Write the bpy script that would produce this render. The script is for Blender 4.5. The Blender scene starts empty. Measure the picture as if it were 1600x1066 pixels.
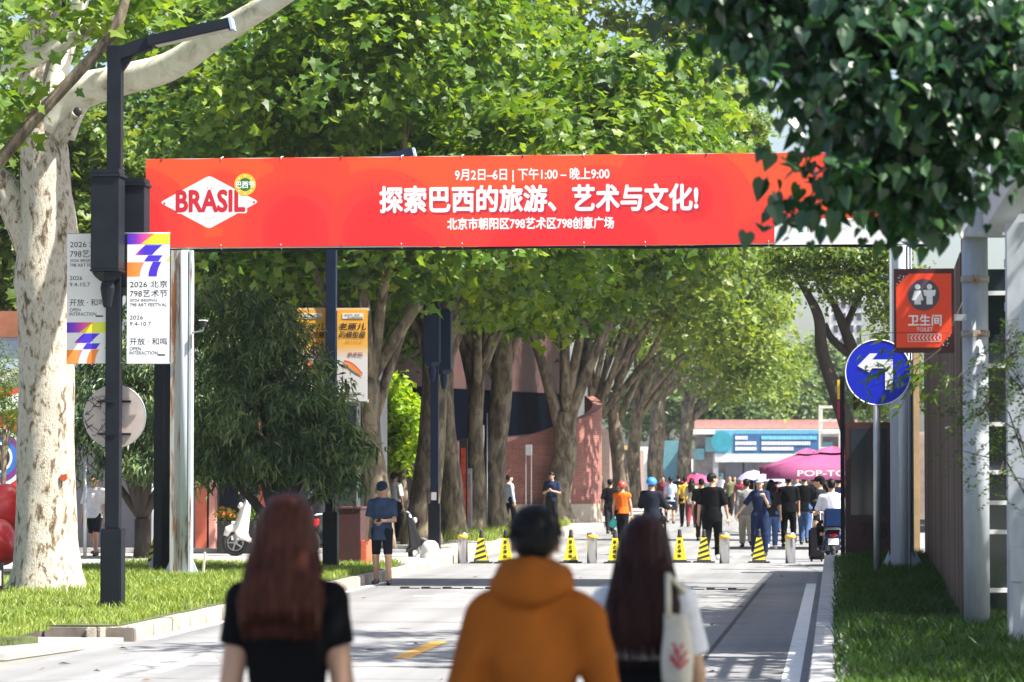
import bpy, bmesh, math, random
import numpy as np
from mathutils import Vector, Matrix
SC = bpy.context.scene
COL = SC.collection
R = math.radians
rnd = random.Random(7)
# ------------------------------------------------------------------ camera, sky, sun, exposure
F = 5000.0                      # focal length in photo pixels (1600 wide)
CAMZ = 1.8
_p = math.atan(205/F); _w = math.atan(505/F*math.cos(_p))
FW = Vector((-math.sin(_w)*math.cos(_p), math.cos(_w)*math.cos(_p), math.sin(_p)))
RT = Vector((math.cos(_w), math.sin(_w), 0))
UP = RT.cross(FW)
cam = bpy.data.cameras.new('camera'); camo = bpy.data.objects.new('camera', cam); COL.objects.link(camo)
cam.sensor_width = 36; cam.lens = F/1600*36; cam.clip_start = .5; cam.clip_end = 4000
camo.matrix_world = Matrix(((RT.x, UP.x, -FW.x, 0), (RT.y, UP.y, -FW.y, 0), (RT.z, UP.z, -FW.z, CAMZ), (0, 0, 0, 1)))
cam.dof.use_dof = True; cam.dof.focus_distance = 46; cam.dof.aperture_fstop = 3.8
SC.camera = camo
SUN_EL, SUN_AZ = R(54), R(16)   # from the right of the street, a little to the camera's side
S = Vector((math.cos(SUN_EL)*math.cos(SUN_AZ), -math.cos(SUN_EL)*math.sin(SUN_AZ), math.sin(SUN_EL)))
wd = bpy.data.worlds.new("World"); SC.world = wd; wd.use_nodes = True
sky = wd.node_tree.nodes.new('ShaderNodeTexSky'); sky.sky_type = 'NISHITA'; sky.sun_disc = False
sky.sun_elevation = SUN_EL; sky.sun_rotation = math.atan2(S.x, S.y); sky.air_density = 1.0; sky.dust_density = 3.0; sky.ozone_density = 1.0
wd.node_tree.links.new(sky.outputs[0], wd.node_tree.nodes['Background'].inputs[0])
wd.node_tree.nodes['Background'].inputs[1].default_value = 0.085
sl = bpy.data.lights.new('sun', 'SUN'); sl.energy = 5.0; sl.angle = R(.53); sl.color = (1, .95, .86)
so = bpy.data.objects.new('sun', sl); COL.objects.link(so); so.rotation_euler = S.to_track_quat('Z', 'Y').to_euler(); so.location = (30, -20, 60)
SC.view_settings.view_transform = 'Standard'; SC.view_settings.look = 'None'; SC.view_settings.gamma = 1
SC.view_settings.exposure = 1.6
SC.render.engine = 'CYCLES'; SC.cycles.use_denoising = True; SC.cycles.max_bounces = 8; SC.cycles.transparent_max_bounces = 8
SC.cycles.transmission_bounces = 6; SC.cycles.diffuse_bounces = 4; SC.cycles.sample_clamp_indirect = 6

def ray(px, py): return FW + RT*((px-800)/F) - UP*((py-533)/F)
def at(px, py, Y):                      # the point on the plane y = Y that the photo shows at a pixel
    d = ray(px, py); t = Y/d.y; return Vector((d.x*t, Y, CAMZ+d.z*t))
def gnd(px, py, z=0.0):
    d = ray(px, py); t = (z-CAMZ)/d.z; return Vector((d.x*t, d.y*t, z))
GZ = .15                                # level of the left verge and pavement
LZ = .30                                # level of the lawn behind the granite wall

# ------------------------------------------------------------------ helpers: objects and meshes
def link(o): COL.objects.link(o); return o
def tag(o, label=None, cat=None, group=None, kind=None):
    for k, v in (('label', label), ('category', cat), ('group', group), ('kind', kind)):
        if v: o[k] = v
    return o
def thing(name, label, cat, loc=(0, 0, 0), group=None, rz=0):
    o = link(bpy.data.objects.new(name, None)); o.location = loc; o.rotation_euler.z = rz; o.empty_display_size = .2
    return tag(o, label, cat, group)
def kids(o): return [c for c in bpy.data.objects if c.parent == o]
def copy_tree(o, parent=None):
    c = link(o.copy()); c.parent = parent
    for ch in kids(o): copy_tree(ch, c)
    return c
def wloc(o):
    v = Vector((0, 0, 0))
    while o is not None: v += o.location; o = o.parent
    return v
def fast_mesh(name, V, faces_n, idx, mats, mi=None, smooth=None, fattr=None):
    me = bpy.data.meshes.new(name); n = len(V)
    me.vertices.add(n); me.vertices.foreach_set('co', np.asarray(V, np.float32).ravel())
    idx = np.asarray(idx, np.int32); cnt = np.asarray(faces_n, np.int32)
    me.loops.add(len(idx)); me.loops.foreach_set('vertex_index', idx)
    me.polygons.add(len(cnt)); st = np.zeros(len(cnt), np.int32); st[1:] = np.cumsum(cnt)[:-1]
    me.polygons.foreach_set('loop_start', st); me.polygons.foreach_set('loop_total', cnt)
    if mi is not None: me.polygons.foreach_set('material_index', np.asarray(mi, np.int32))
    if smooth is not None:
        me.polygons.foreach_set('use_smooth', np.full(len(cnt), smooth, bool) if isinstance(smooth, bool) else np.asarray(smooth, bool))
    if fattr is not None:
        a = me.attributes.new('v', 'FLOAT', 'FACE'); a.data.foreach_set('value', np.asarray(fattr, np.float32))
    for m in mats: me.materials.append(m)
    me.update(calc_edges=True); me.validate()
    return me
class MB:
    def __init__(s): s.v = []; s.f = []; s.m = []; s.s = []
    def add(s, vs, fs, mi=0, sm=False):
        b = len(s.v); s.v += [tuple(v) for v in vs]
        for f in fs: s.f.append([b+i for i in f]); s.m.append(mi); s.s.append(sm)
        return s
    def box(s, c, size, mi=0, rz=0, M=None):
        x, y, z = (d/2 for d in size); c = Vector(c)
        vs = [Vector((a*x, b*y, d*z)) for d in (-1, 1) for b in (-1, 1) for a in (-1, 1)]
        if rz: q = Matrix.Rotation(rz, 3, 'Z'); vs = [q @ v for v in vs]
        if M is not None: vs = [M @ v for v in vs]
        return s.add([v+c for v in vs], [(0, 2, 3, 1), (4, 5, 7, 6), (0, 1, 5, 4), (2, 6, 7, 3), (0, 4, 6, 2), (1, 3, 7, 5)], mi)
    def bb(s, x0, x1, y0, y1, z0, z1, mi=0):
        return s.box(((x0+x1)/2, (y0+y1)/2, (z0+z1)/2), (x1-x0, y1-y0, z1-z0), mi)
    def beam(s, p0, p1, w, h, mi=0):
        p0, p1 = Vector(p0), Vector(p1); d = p1-p0; y = d.normalized()
        x = y.cross(Vector((0, 0, 1))); x = Vector((1, 0, 0)) if x.length < 1e-4 else x.normalized(); z = x.cross(y)
        M = Matrix((x, y, z)).transposed()
        return s.box((p0+p1)/2, (w, d.length, h), mi, M=M)
    def tube(s, pts, rad, n=10, mi=0, caps=True, sm=True, wob=0, sd=0):
        pts = [Vector(p) for p in pts]
        if not hasattr(rad, '__len__'): rad = [rad]*len(pts)
        g = random.Random(sd); vs = []; t0 = (pts[1]-pts[0]).normalized()
        u = t0.cross(Vector((0, 1, 0.01))); u = u.normalized() if u.length > 1e-3 else Vector((1, 0, 0))
        ph = [g.uniform(0, 6.28) for _ in range(4)]
        for i, p in enumerate(pts):
            t = (pts[min(i+1, len(pts)-1)]-pts[max(i-1, 0)]).normalized()
            u = (u-t*u.dot(t)).normalized(); w = t.cross(u)
            for k in range(n):
                a = 2*math.pi*k/n; r = rad[i]
                if wob: r *= 1+wob*(math.sin(2*a+ph[0]+i*.35)*.5+math.sin(3*a+ph[1]-i*.5)*.35+math.sin(5*a+ph[2]+i*.9)*.25+g.uniform(-.15, .15))
                vs.append(p+u*(math.cos(a)*r)+w*(math.sin(a)*r))
        fs = [(i*n+k, i*n+(k+1) % n, (i+1)*n+(k+1) % n, (i+1)*n+k) for i in range(len(pts)-1) for k in range(n)]
        s.add(vs, fs, mi, sm)
        if caps:
            b = len(s.v)-len(vs)
            s.f += [[b+k for k in range(n)][::-1], [b+(len(pts)-1)*n+k for k in range(n)]]; s.m += [mi]*2; s.s += [False]*2
        return s
    def cyl(s, p0, p1, r0, r1=None, n=16, mi=0, caps=True, sm=True):
        return s.tube([p0, p1], [r0, r0 if r1 is None else r1], n, mi, caps, sm)
    def lathe(s, prof, c=(0, 0, 0), n=20, mi=0, sm=True):
        c = Vector(c)
        return s.tube([c+Vector((0, 0, z)) for r, z in prof], [max(r, 1e-4) for r, z in prof], n, mi, True, sm)
    def ell(s, c, r, n=14, m=8, mi=0, M=None):
        c = Vector(c); vs = []
        for i in range(m+1):
            t = math.pi*i/m
            for k in range(n):
                a = 2*math.pi*k/n; v = Vector((r[0]*math.sin(t)*math.cos(a), r[1]*math.sin(t)*math.sin(a), r[2]*math.cos(t)))
                vs.append((M @ v if M is not None else v)+c)
        fs = [(i*n+k, (i+1)*n+k, (i+1)*n+(k+1) % n, i*n+(k+1) % n) for i in range(m) for k in range(n)]
        return s.add(vs, fs, mi, True)
    def torus(s, c, R_, r, axis='X', n=24, m=8, mi=0):
        c = Vector(c); vs = []
        for i in range(n):
            a = 2*math.pi*i/n
            for k in range(m):
                b = 2*math.pi*k/m; q = R_+r*math.cos(b); w = r*math.sin(b)
                u = (w, q*math.cos(a), q*math.sin(a)) if axis == 'X' else (q*math.cos(a), w, q*math.sin(a)) if axis == 'Y' else (q*math.cos(a), q*math.sin(a), w)
                vs.append(c+Vector(u))
        return s.add(vs, [(i*m+k, i*m+(k+1) % m, ((i+1) % n)*m+(k+1) % m, ((i+1) % n)*m+k) for i in range(n) for k in range(m)], mi, True)
    def prism(s, out, y0, y1, mi=0):            # an outline in x, z, given a thickness along y
        n = len(out); vs = [(x, y0, z) for x, z in out]+[(x, y1, z) for x, z in out]
        return s.add(vs, [tuple(range(n)), tuple(range(2*n-1, n-1, -1))]+[(i, i+n, (i+1) % n+n, (i+1) % n) for i in range(n)], mi)
    def slab(s, out, z0, z1, mi=0):             # an outline in x, y, given a thickness along z
        n = len(out); vs = [(x, y, z0) for x, y in out]+[(x, y, z1) for x, y in out]
        return s.add(vs, [tuple(range(n))[::-1], tuple(range(n, 2*n))]+[(i, (i+1) % n, (i+1) % n+n, i+n) for i in range(n)], mi)
    def text(s, body, cx, cz, w, h, y, mi=0, bold=0, shear=0, fit='both'):
        c = bpy.data.curves.new('lettering', 'FONT'); c.body = body; c.resolution_u = 3; c.shear = shear
        o = link(bpy.data.objects.new('lettering', c)); dg = bpy.context.evaluated_depsgraph_get()
        me = bpy.data.meshes.new_from_object(o.evaluated_get(dg)); V = np.array([v.co[:2] for v in me.vertices])
        lo, hi = V.min(0), V.max(0); sx, sz = w/(hi[0]-lo[0]), h/(hi[1]-lo[1])
        if fit == 'min': sx = sz = min(sx, sz)
        q = (V-(lo+hi)/2)*(sx, sz)
        sh = [(0, 0)]+([(math.cos(k*math.pi/4)*bold, math.sin(k*math.pi/4)*bold) for k in range(8)] if bold else [])
        for k, (u, w_) in enumerate(sh):        # a heavier weight: the strokes thickened all round
            s.add([(cx+a+u*sx, y-.00005*k, cz+b+w_*sz) for a, b in q], [tuple(p.vertices) for p in me.polygons], mi)
        bpy.data.objects.remove(o); bpy.data.curves.remove(c); bpy.data.meshes.remove(me); return s
    def build(s, name, mats, parent=None, bevel=0, seg=2):
        if not isinstance(mats, (list, tuple)): mats = [mats]
        V = np.array(s.v, np.float32).reshape(-1, 3)
        if parent is not None: V = V-np.array(wloc(parent), np.float32)
        me = fast_mesh(name, V, [len(f) for f in s.f], [i for f in s.f for i in f], mats, s.m, np.array(s.s, bool))
        if bevel:
            bm = bmesh.new(); bm.from_mesh(me); bmesh.ops.remove_doubles(bm, verts=bm.verts, dist=1e-5)
            es = [e for e in bm.edges if len(e.link_faces) == 2 and e.calc_face_angle(0) > .5]
            bmesh.ops.bevel(bm, geom=es, offset=bevel, segments=seg, affect='EDGES', clamp_overlap=True); bm.to_mesh(me); bm.free()
        o = link(bpy.data.objects.new(name, me)); o.parent = parent
        return o

# ------------------------------------------------------------------ materials
def nodes(name):
    m = bpy.data.materials.new(name); m.use_nodes = True; nt = m.node_tree
    return m, nt, nt.nodes['Principled BSDF']
def N(nt, t, **k):
    n = nt.nodes.new(t)
    for a, b in k.items():
        if a.startswith('_'): setattr(n, a[1:], b)
        else: n.inputs[a].default_value = b
    return n
def ramp(nt, fac, stops):
    r = nt.nodes.new('ShaderNodeValToRGB'); e = r.color_ramp.elements
    while len(e) < len(stops): e.new(.5)
    for q, (p, c) in zip(e, stops): q.position = p; q.color = (*c, 1)
    nt.links.new(fac, r.inputs[0]); return r.outputs[0]
def objco(nt, sc=(1, 1, 1)):
    t = nt.nodes.new('ShaderNodeTexCoord'); mp = nt.nodes.new('ShaderNodeMapping'); mp.inputs['Scale'].default_value = sc
    nt.links.new(t.outputs['Object'], mp.inputs[0]); return mp.outputs[0]
def mat(name, c, rough=.6, metal=0, var=.18, scale=3, sc=(1, 1, 1), bump=0, bscale=60, spec=.5, dirt=0, coat=0, weave=False):
    m, nt, p = nodes(name); co = objco(nt, sc)
    n = N(nt, 'ShaderNodeTexNoise', Scale=scale, Detail=6.0, Roughness=.65); nt.links.new(co, n.inputs['Vector'])
    lo = tuple(x*(1-var) for x in c); hi = tuple(min(x*(1+var), 1) for x in c)
    col = ramp(nt, n.outputs[0], [(.3, lo), (.7, hi)])
    if dirt:
        n2 = N(nt, 'ShaderNodeTexNoise', Scale=scale*.45, Detail=8.0, Roughness=.7); nt.links.new(co, n2.inputs['Vector'])
        f = ramp(nt, n2.outputs[0], [(.55, (0, 0, 0)), (.72, (dirt,)*3)])
        mx = N(nt, 'ShaderNodeMixRGB', Color2=(*(x*.45 for x in c), 1)); nt.links.new(f, mx.inputs[0]); nt.links.new(col, mx.inputs[1]); col = mx.outputs[0]
    nt.links.new(col, p.inputs['Base Color'])
    p.inputs['Roughness'].default_value = rough; p.inputs['Metallic'].default_value = metal; p.inputs['Specular IOR Level'].default_value = spec
    p.inputs['Coat Weight'].default_value = coat
    if bump:
        b = N(nt, 'ShaderNodeBump', Strength=bump, Distance=.02)
        n3 = N(nt, 'ShaderNodeTexNoise', Scale=bscale, Detail=4.0); nt.links.new(co, n3.inputs['Vector'])
        nt.links.new(n3.outputs[0], b.inputs['Height']); nt.links.new(b.outputs[0], p.inputs['Normal'])
    return m
def leafmat(name, lo, mid, hi, trans=.4, tcol=(1.6, 1.5, .6), rough=.45, spec=.4):
    m, nt, p = nodes(name); a = nt.nodes.new('ShaderNodeAttribute'); a.attribute_name = 'v'
    col = ramp(nt, a.outputs['Fac'], [(0, lo), (.5, mid), (1, hi)])
    nt.links.new(col, p.inputs['Base Color']); p.inputs['Roughness'].default_value = rough; p.inputs['Specular IOR Level'].default_value = spec
    t = nt.nodes.new('ShaderNodeBsdfTranslucent'); mx = N(nt, 'ShaderNodeMixRGB', _blend_type='MULTIPLY', Fac=1.0, Color2=(*tcol, 1))
    nt.links.new(col, mx.inputs[1]); nt.links.new(mx.outputs[0], t.inputs[0])
    ms = N(nt, 'ShaderNodeMixShader', Fac=trans); nt.links.new(p.outputs[0], ms.inputs[1]); nt.links.new(t.outputs[0], ms.inputs[2])
    nt.links.new(ms.outputs[0], nt.nodes['Material Output'].inputs[0]); return m
def barkmat(name, stops, sc=(3, 3, 1.1), scale=1.6, bump=.5):
    m, nt, p = nodes(name); co = objco(nt, sc)
    n = N(nt, 'ShaderNodeTexNoise', Scale=scale, Detail=8.0, Roughness=.62, Distortion=.6); nt.links.new(co, n.inputs['Vector'])
    v = N(nt, 'ShaderNodeTexVoronoi', Scale=scale*2.2); nt.links.new(co, v.inputs['Vector'])
    mx = N(nt, 'ShaderNodeMath', _operation='MULTIPLY_ADD'); nt.links.new(v.outputs['Distance'], mx.inputs[0]); mx.inputs[1].default_value = .1
    nt.links.new(n.outputs[0], mx.inputs[2])
    f = ramp(nt, mx.outputs[0], stops); nt.links.new(f, p.inputs['Base Color'])
    b = N(nt, 'ShaderNodeBump', Strength=bump, Distance=.03)
    n3 = N(nt, 'ShaderNodeTexNoise', Scale=scale*7, Detail=6.0, Roughness=.7); nt.links.new(co, n3.inputs['Vector'])
    nt.links.new(n3.outputs[0], b.inputs['Height']); nt.links.new(b.outputs[0], p.inputs['Normal'])
    p.inputs['Roughness'].default_value = .85; return m
def asphalt_mat():
    m, nt, p = nodes('asphalt'); co = objco(nt)
    n = N(nt, 'ShaderNodeTexNoise', Scale=.35, Detail=8.0, Roughness=.7); nt.links.new(co, n.inputs['Vector'])
    col = ramp(nt, n.outputs[0], [(.3, (.165, .169, .18)), (.5, (.215, .217, .222)), (.75, (.25, .248, .244))])
    n2 = N(nt, 'ShaderNodeTexNoise', Scale=90, Detail=3.0); nt.links.new(co, n2.inputs['Vector'])
    g = ramp(nt, n2.outputs[0], [(.35, (.72, .72, .72)), (.65, (1.15, 1.15, 1.15))])
    mx = N(nt, 'ShaderNodeMixRGB', _blend_type='MULTIPLY', Fac=1.0); nt.links.new(col, mx.inputs[1]); nt.links.new(g, mx.inputs[2])
    v = N(nt, 'ShaderNodeTexVoronoi', _feature='DISTANCE_TO_EDGE', Scale=.22); n4 = N(nt, 'ShaderNodeTexNoise', Scale=1.5, Detail=5.0)
    nt.links.new(co, n4.inputs['Vector']); ad = N(nt, 'ShaderNodeMixRGB', Fac=.25); nt.links.new(co, ad.inputs[1]); nt.links.new(n4.outputs[1], ad.inputs[2]); nt.links.new(ad.outputs[0], v.inputs['Vector'])
    st = nt.nodes.new('ShaderNodeMapping'); st.inputs['Scale'].default_value = (1.6, .05, 1); nt.links.new(co, st.inputs[0]); n5 = N(nt, 'ShaderNodeTexNoise', Scale=1.0, Detail=5.0); nt.links.new(st.outputs[0], n5.inputs['Vector'])
    m5 = N(nt, 'ShaderNodeMixRGB', _blend_type='MULTIPLY', Fac=1.0); nt.links.new(mx.outputs[0], m5.inputs[1]); nt.links.new(ramp(nt, n5.outputs[0], [(.3, (.7, .7, .7)), (.6, (1.08, 1.08, 1.08))]), m5.inputs[2]); mx = m5
    k = ramp(nt, v.outputs['Distance'], [(0, (.45, .45, .45)), (.006, (1, 1, 1))])
    m2 = N(nt, 'ShaderNodeMixRGB', _blend_type='MULTIPLY', Fac=1.0); nt.links.new(mx.outputs[0], m2.inputs[1]); nt.links.new(k, m2.inputs[2])
    nt.links.new(m2.outputs[0], p.inputs['Base Color']); p.inputs['Roughness'].default_value = .8
    b = N(nt, 'ShaderNodeBump', Strength=.5, Distance=.01); nt.links.new(n2.outputs[0], b.inputs['Height']); nt.links.new(b.outputs[0], p.inputs['Normal'])
    return m
def brick_mat(name, c1, c2, mortar, scale=1, rot=None):
    m, nt, p = nodes(name); t = nt.nodes.new('ShaderNodeTexCoord'); mp = nt.nodes.new('ShaderNodeMapping'); nt.links.new(t.outputs['Object'], mp.inputs[0])
    if rot: mp.inputs['Rotation'].default_value = rot
    b = N(nt, 'ShaderNodeTexBrick', Scale=scale); b.inputs['Color1'].default_value = (*c1, 1); b.inputs['Color2'].default_value = (*c2, 1); b.inputs['Mortar'].default_value = (*mortar, 1)
    b.inputs['Brick Width'].default_value = .24; b.inputs['Row Height'].default_value = .07; b.inputs['Mortar Size'].default_value = .008
    nt.links.new(mp.outputs[0], b.inputs['Vector']); n = N(nt, 'ShaderNodeTexNoise', Scale=1.2, Detail=6.0); nt.links.new(t.outputs['Object'], n.inputs['Vector'])
    g = ramp(nt, n.outputs[0], [(.3, (.75, .75, .75)), (.7, (1.2, 1.2, 1.2))]); mx = N(nt, 'ShaderNodeMixRGB', _blend_type='MULTIPLY', Fac=1.0)
    nt.links.new(b.outputs[0], mx.inputs[1]); nt.links.new(g, mx.inputs[2]); nt.links.new(mx.outputs[0], p.inputs['Base Color']); p.inputs['Roughness'].default_value = .85
    return m
def rustmat(name, paint, rust=(.2, .07, .02), amount=.5, sc=(4, 4, .5)):
    m, nt, p = nodes(name); co = objco(nt, sc)
    n = N(nt, 'ShaderNodeTexNoise', Scale=1.3, Detail=9.0, Roughness=.7); nt.links.new(co, n.inputs['Vector'])
    f = ramp(nt, n.outputs[0], [(amount, (0, 0, 0)), (amount+.07, (1, 1, 1))])
    n2 = N(nt, 'ShaderNodeTexNoise', Scale=6, Detail=5.0); nt.links.new(co, n2.inputs['Vector'])
    ru = ramp(nt, n2.outputs[0], [(.3, tuple(x*.4 for x in rust)), (.7, tuple(x*1.3 for x in rust))])
    pa = ramp(nt, n2.outputs[0], [(.3, tuple(x*.82 for x in paint)), (.7, paint)])
    mx = N(nt, 'ShaderNodeMixRGB'); nt.links.new(f, mx.inputs[0]); nt.links.new(pa, mx.inputs[1]); nt.links.new(ru, mx.inputs[2])
    nt.links.new(mx.outputs[0], p.inputs['Base Color']); p.inputs['Roughness'].default_value = .55
    return m
def glassmat(name, c=(.02, .03, .04), rough=.06):
    m, nt, p = nodes(name); p.inputs['Base Color'].default_value = (*c, 1); p.inputs['Roughness'].default_value = rough; p.inputs['Specular IOR Level'].default_value = .7
    return m
M = {}
M['asphalt'] = asphalt_mat()
M['paving'] = mat('paving', (.3, .29, .27), .85, var=.2, scale=2, bump=.3)
M['granite'] = mat('granite', (.42, .41, .4), .7, var=.16, scale=2.5, bump=.15, bscale=150, dirt=.35)
M['kerb'] = mat('kerb stone', (.36, .32, .27), .85, var=.35, scale=3, bump=.4, dirt=.8)
M['soil'] = mat('lawn soil', (.07, .09, .03), .95, var=.4, scale=4, bump=.5)
M['earth'] = mat('far ground', (.17, .17, .15), .95, var=.3, scale=.3)
M['white_paint'] = mat('road white paint', (.72, .72, .7), .6, var=.15, scale=9, dirt=.7)
M['yellow_paint'] = mat('road yellow paint', (.62, .33, .06), .6, var=.15, scale=9, dirt=.6)
M['tar'] = mat('tar', (.03, .03, .032), .7, var=.3)
M['pole'] = mat('lamp post paint', (.009, .012, .018), .5, var=.3, scale=5, spec=.2, dirt=.3)
M['pole_blue'] = mat('blue black lamp paint', (.008, .018, .045), .5, var=.25, scale=4, spec=.2)
M['chrome'] = mat('brushed steel', (.55, .56, .58), .28, 1, var=.08, scale=3, sc=(1, 1, 30))
M['galv'] = mat('galvanised steel', (.42, .44, .46), .45, .6, var=.15, scale=6)
M['alu_back'] = mat('bare sign back', (.5, .42, .38), .5, .3, var=.18, scale=2.5, dirt=.35)
M['white'] = mat('white vinyl', (.8, .8, .82), .55, var=.03)
M['offwhite'] = mat('offwhite vinyl', (.74, .72, .68), .6, var=.05)
M['black'] = mat('black', (.012, .012, .013), .5, var=.2)
M['ink'] = mat('black ink', (.015, .015, .018), .6, var=.1)
M['dark_glass'] = glassmat('dark glass')
M['rubber'] = mat('rubber', (.015, .015, .016), .8, var=.3)
M['yellow'] = mat('signal yellow', (.62, .52, .02), .5, var=.15, scale=4, dirt=.55)
M['band_yellow'] = mat('yellow tape', (.8, .5, .03), .45, var=.08)
M['skin'] = mat('skin', (.5, .29, .19), .5, var=.1, scale=12, bump=.1, bscale=300)
M['skin_tan'] = mat('tanned skin', (.38, .2, .125), .5, var=.1, scale=12, bump=.1, bscale=300)
M['eye'] = mat('dark eye', (.02, .012, .01), .2, var=.1)
M['lip'] = mat('lip', (.35, .12, .1), .45, var=.1)
LF = {}
LF['plane'] = leafmat('plane leaf', (.04, .095, .012), (.085, .165, .018), (.2, .28, .028), .45, (1.7, 1.6, .5))
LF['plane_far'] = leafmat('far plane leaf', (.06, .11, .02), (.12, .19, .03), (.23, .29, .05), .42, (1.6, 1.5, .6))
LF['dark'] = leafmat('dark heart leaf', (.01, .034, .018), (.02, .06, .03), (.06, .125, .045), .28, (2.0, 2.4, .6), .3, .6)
LF['peach'] = leafmat('peach leaf', (.028, .068, .026), (.08, .15, .058), (.26, .31, .15), .35, (1.6, 1.6, .6), .4, .5)
LF['bright'] = leafmat('sunlit shrub leaf', (.16, .28, .012), (.26, .4, .02), (.4, .48, .03), .55, (1.5, 1.4, .4))  # sunlight on the lime tree is put into this lighter leaf colour
LF['feather'] = leafmat('feathery leaf', (.03, .07, .014), (.06, .11, .02), (.1, .16, .03), .4)
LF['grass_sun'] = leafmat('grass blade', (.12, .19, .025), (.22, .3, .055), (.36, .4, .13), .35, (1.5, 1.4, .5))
LF['grass_shade'] = leafmat('shaded lawn blade', (.02, .055, .006), (.038, .092, .011), (.075, .145, .018), .35, (1.5, 1.4, .5))  # the lawn's shade is partly put into this darker blade colour
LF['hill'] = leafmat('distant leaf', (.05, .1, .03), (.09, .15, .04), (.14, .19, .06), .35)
bark_stops = [(.38, (.09, .065, .045)), (.46, (.24, .185, .13)), (.5, (.46, .4, .31)), (.6, (.6, .56, .48)), (.72, (.4, .34, .27))]
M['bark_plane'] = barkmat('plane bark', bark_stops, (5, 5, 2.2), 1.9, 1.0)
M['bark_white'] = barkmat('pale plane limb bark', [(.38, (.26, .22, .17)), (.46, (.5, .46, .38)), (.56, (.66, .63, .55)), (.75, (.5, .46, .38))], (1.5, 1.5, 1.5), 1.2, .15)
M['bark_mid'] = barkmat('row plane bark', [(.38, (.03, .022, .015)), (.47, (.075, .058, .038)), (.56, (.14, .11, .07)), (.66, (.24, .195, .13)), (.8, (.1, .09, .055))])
M['bark_dark'] = barkmat('dark bark', [(.3, (.02, .015, .012)), (.6, (.05, .038, .03)), (.8, (.08, .06, .045))])
# ------------------------------------------------------------------ foliage
def leaf_shape(out, c=None, fold=.18):
    """a leaf outline in (across, along); faces are a fan about its middle so that the blade folds and cups"""
    V = [(0, .33, 0) if c is None else c]+[(x, y, fold*abs(x)-.12*max(0, y-.4)) for x, y in out]; n = len(out)
    return np.array(V, np.float32), np.array([(0, i+1, (i+1) % n+1) for i in range(n)], np.int32)
def sym(h): return h+[(-x, y) for x, y in h[::-1] if x > 1e-6]
PLANE = leaf_shape(sym([(0, 0), (.32, -.08), (.31, .14), (.57, .33), (.31, .47), (.15, .76), (0, 1)]))
HEART = leaf_shape(sym([(0, .06), (.2, -.06), (.4, .1), (.42, .36), (.22, .74), (0, 1.08)]), None, .25)
LANCE = (np.array([(0, 0, 0), (.11, .4, .03), (0, 1, -.18), (-.11, .4, .03)], np.float32), np.array([(0, 1, 2), (0, 2, 3)], np.int32))
OVAL = (np.array([(0, 0, 0), (.3, .45, .06), (0, 1, -.1), (-.3, .45, .06)], np.float32), np.array([(0, 1, 2), (0, 2, 3)], np.int32))
def nrm(a): return a/np.maximum(np.linalg.norm(a, axis=1, keepdims=True), 1e-6)
def leaves(name, P, NRM, size, tmpl, v, m, parent=None, tip=None):
    g = np.random.default_rng(len(P)); n = len(P); T, Fc = tmpl
    n_ = nrm(NRM); r = g.normal(size=(n, 3)) if tip is None else tip+g.normal(size=(n, 3))*.35
    b = nrm(r-n_*np.sum(r*n_, 1, keepdims=True)); t = np.cross(b, n_)
    V = P[:, None, :]+size[:, None, None]*(T[None, :, 0, None]*t[:, None]+T[None, :, 1, None]*b[:, None]+T[None, :, 2, None]*n_[:, None])
    k = len(T); idx = (np.arange(n)[:, None, None]*k+Fc[None]).reshape(-1); f = len(Fc)
    off = wloc(parent) if parent is not None else Vector((0, 0, 0))
    me = fast_mesh(name, V.reshape(-1, 3)-np.array(off, np.float32), np.full(n*f, Fc.shape[1]), idx, [m], smooth=False, fattr=np.repeat(np.clip(v, 0, 1), f))
    o = link(bpy.data.objects.new(name, me)); o.parent = parent; return o
def crown_pts(blobs, clumps, per, rad, seed, shell=.55, flat=.75):
    """leaf clumps spread through a crown of overlapping ellipsoids, most of them towards its outside"""
    g = np.random.default_rng(seed); B = np.array(blobs, float)
    w = (B[:, 3]*B[:, 4]+B[:, 4]*B[:, 5]+B[:, 3]*B[:, 5]); i = g.choice(len(B), clumps, p=w/w.sum())
    d = nrm(g.normal(size=(clumps, 3))); rr = 1-shell*g.random(clumps)**1.6
    rr = rr*(1+.16*np.sin(5*d[:, 0]+i)*np.sin(4*d[:, 2]+2*i)+.1*g.normal(size=clumps))
    C = B[i, :3]+d*B[i, 3:]*rr[:, None]
    cv = np.clip(g.normal(.45, .16, clumps), 0, 1); cr = rad*g.uniform(.6, 1.35, clumps)
    P = np.repeat(C, per, 0)+g.normal(size=(clumps*per, 3))*np.repeat(cr, per)[:, None]*np.array([1, 1, flat])*.6
    D = np.repeat(d, per, 0); n = .75*np.array([0, 0, 1])+.55*D+.55*g.normal(size=P.shape)
    v = np.repeat(cv, per)+g.normal(0, .16, len(P))
    return P, n, v, C
def crown(name, blobs, clumps, per, rad, size, tmpl, m, parent, seed, shell=.55, tip=None, cull=None, flat=.75, vs=1):
    P, n, v, C = crown_pts(blobs, clumps, per, rad, seed, shell, flat); v = .45+(v-.45)*vs
    if cull is not None: k = cull(P); P, n, v = P[k], n[k], v[k]
    g = np.random.default_rng(seed+9); return leaves(name, P, n, size*g.uniform(.45, 1.25, len(P)), tmpl, v, m, parent, tip), C
def sunray_gap(P, spots, r):                # leaves that leave a way for the sun down to some spots
    s = np.array(S); k = np.ones(len(P), bool)
    for q in spots: d = P-np.array(q); t = d@s; k &= (np.linalg.norm(d-t[:, None]*s, axis=1) > r) | (t < 1.5)
    return k
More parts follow.
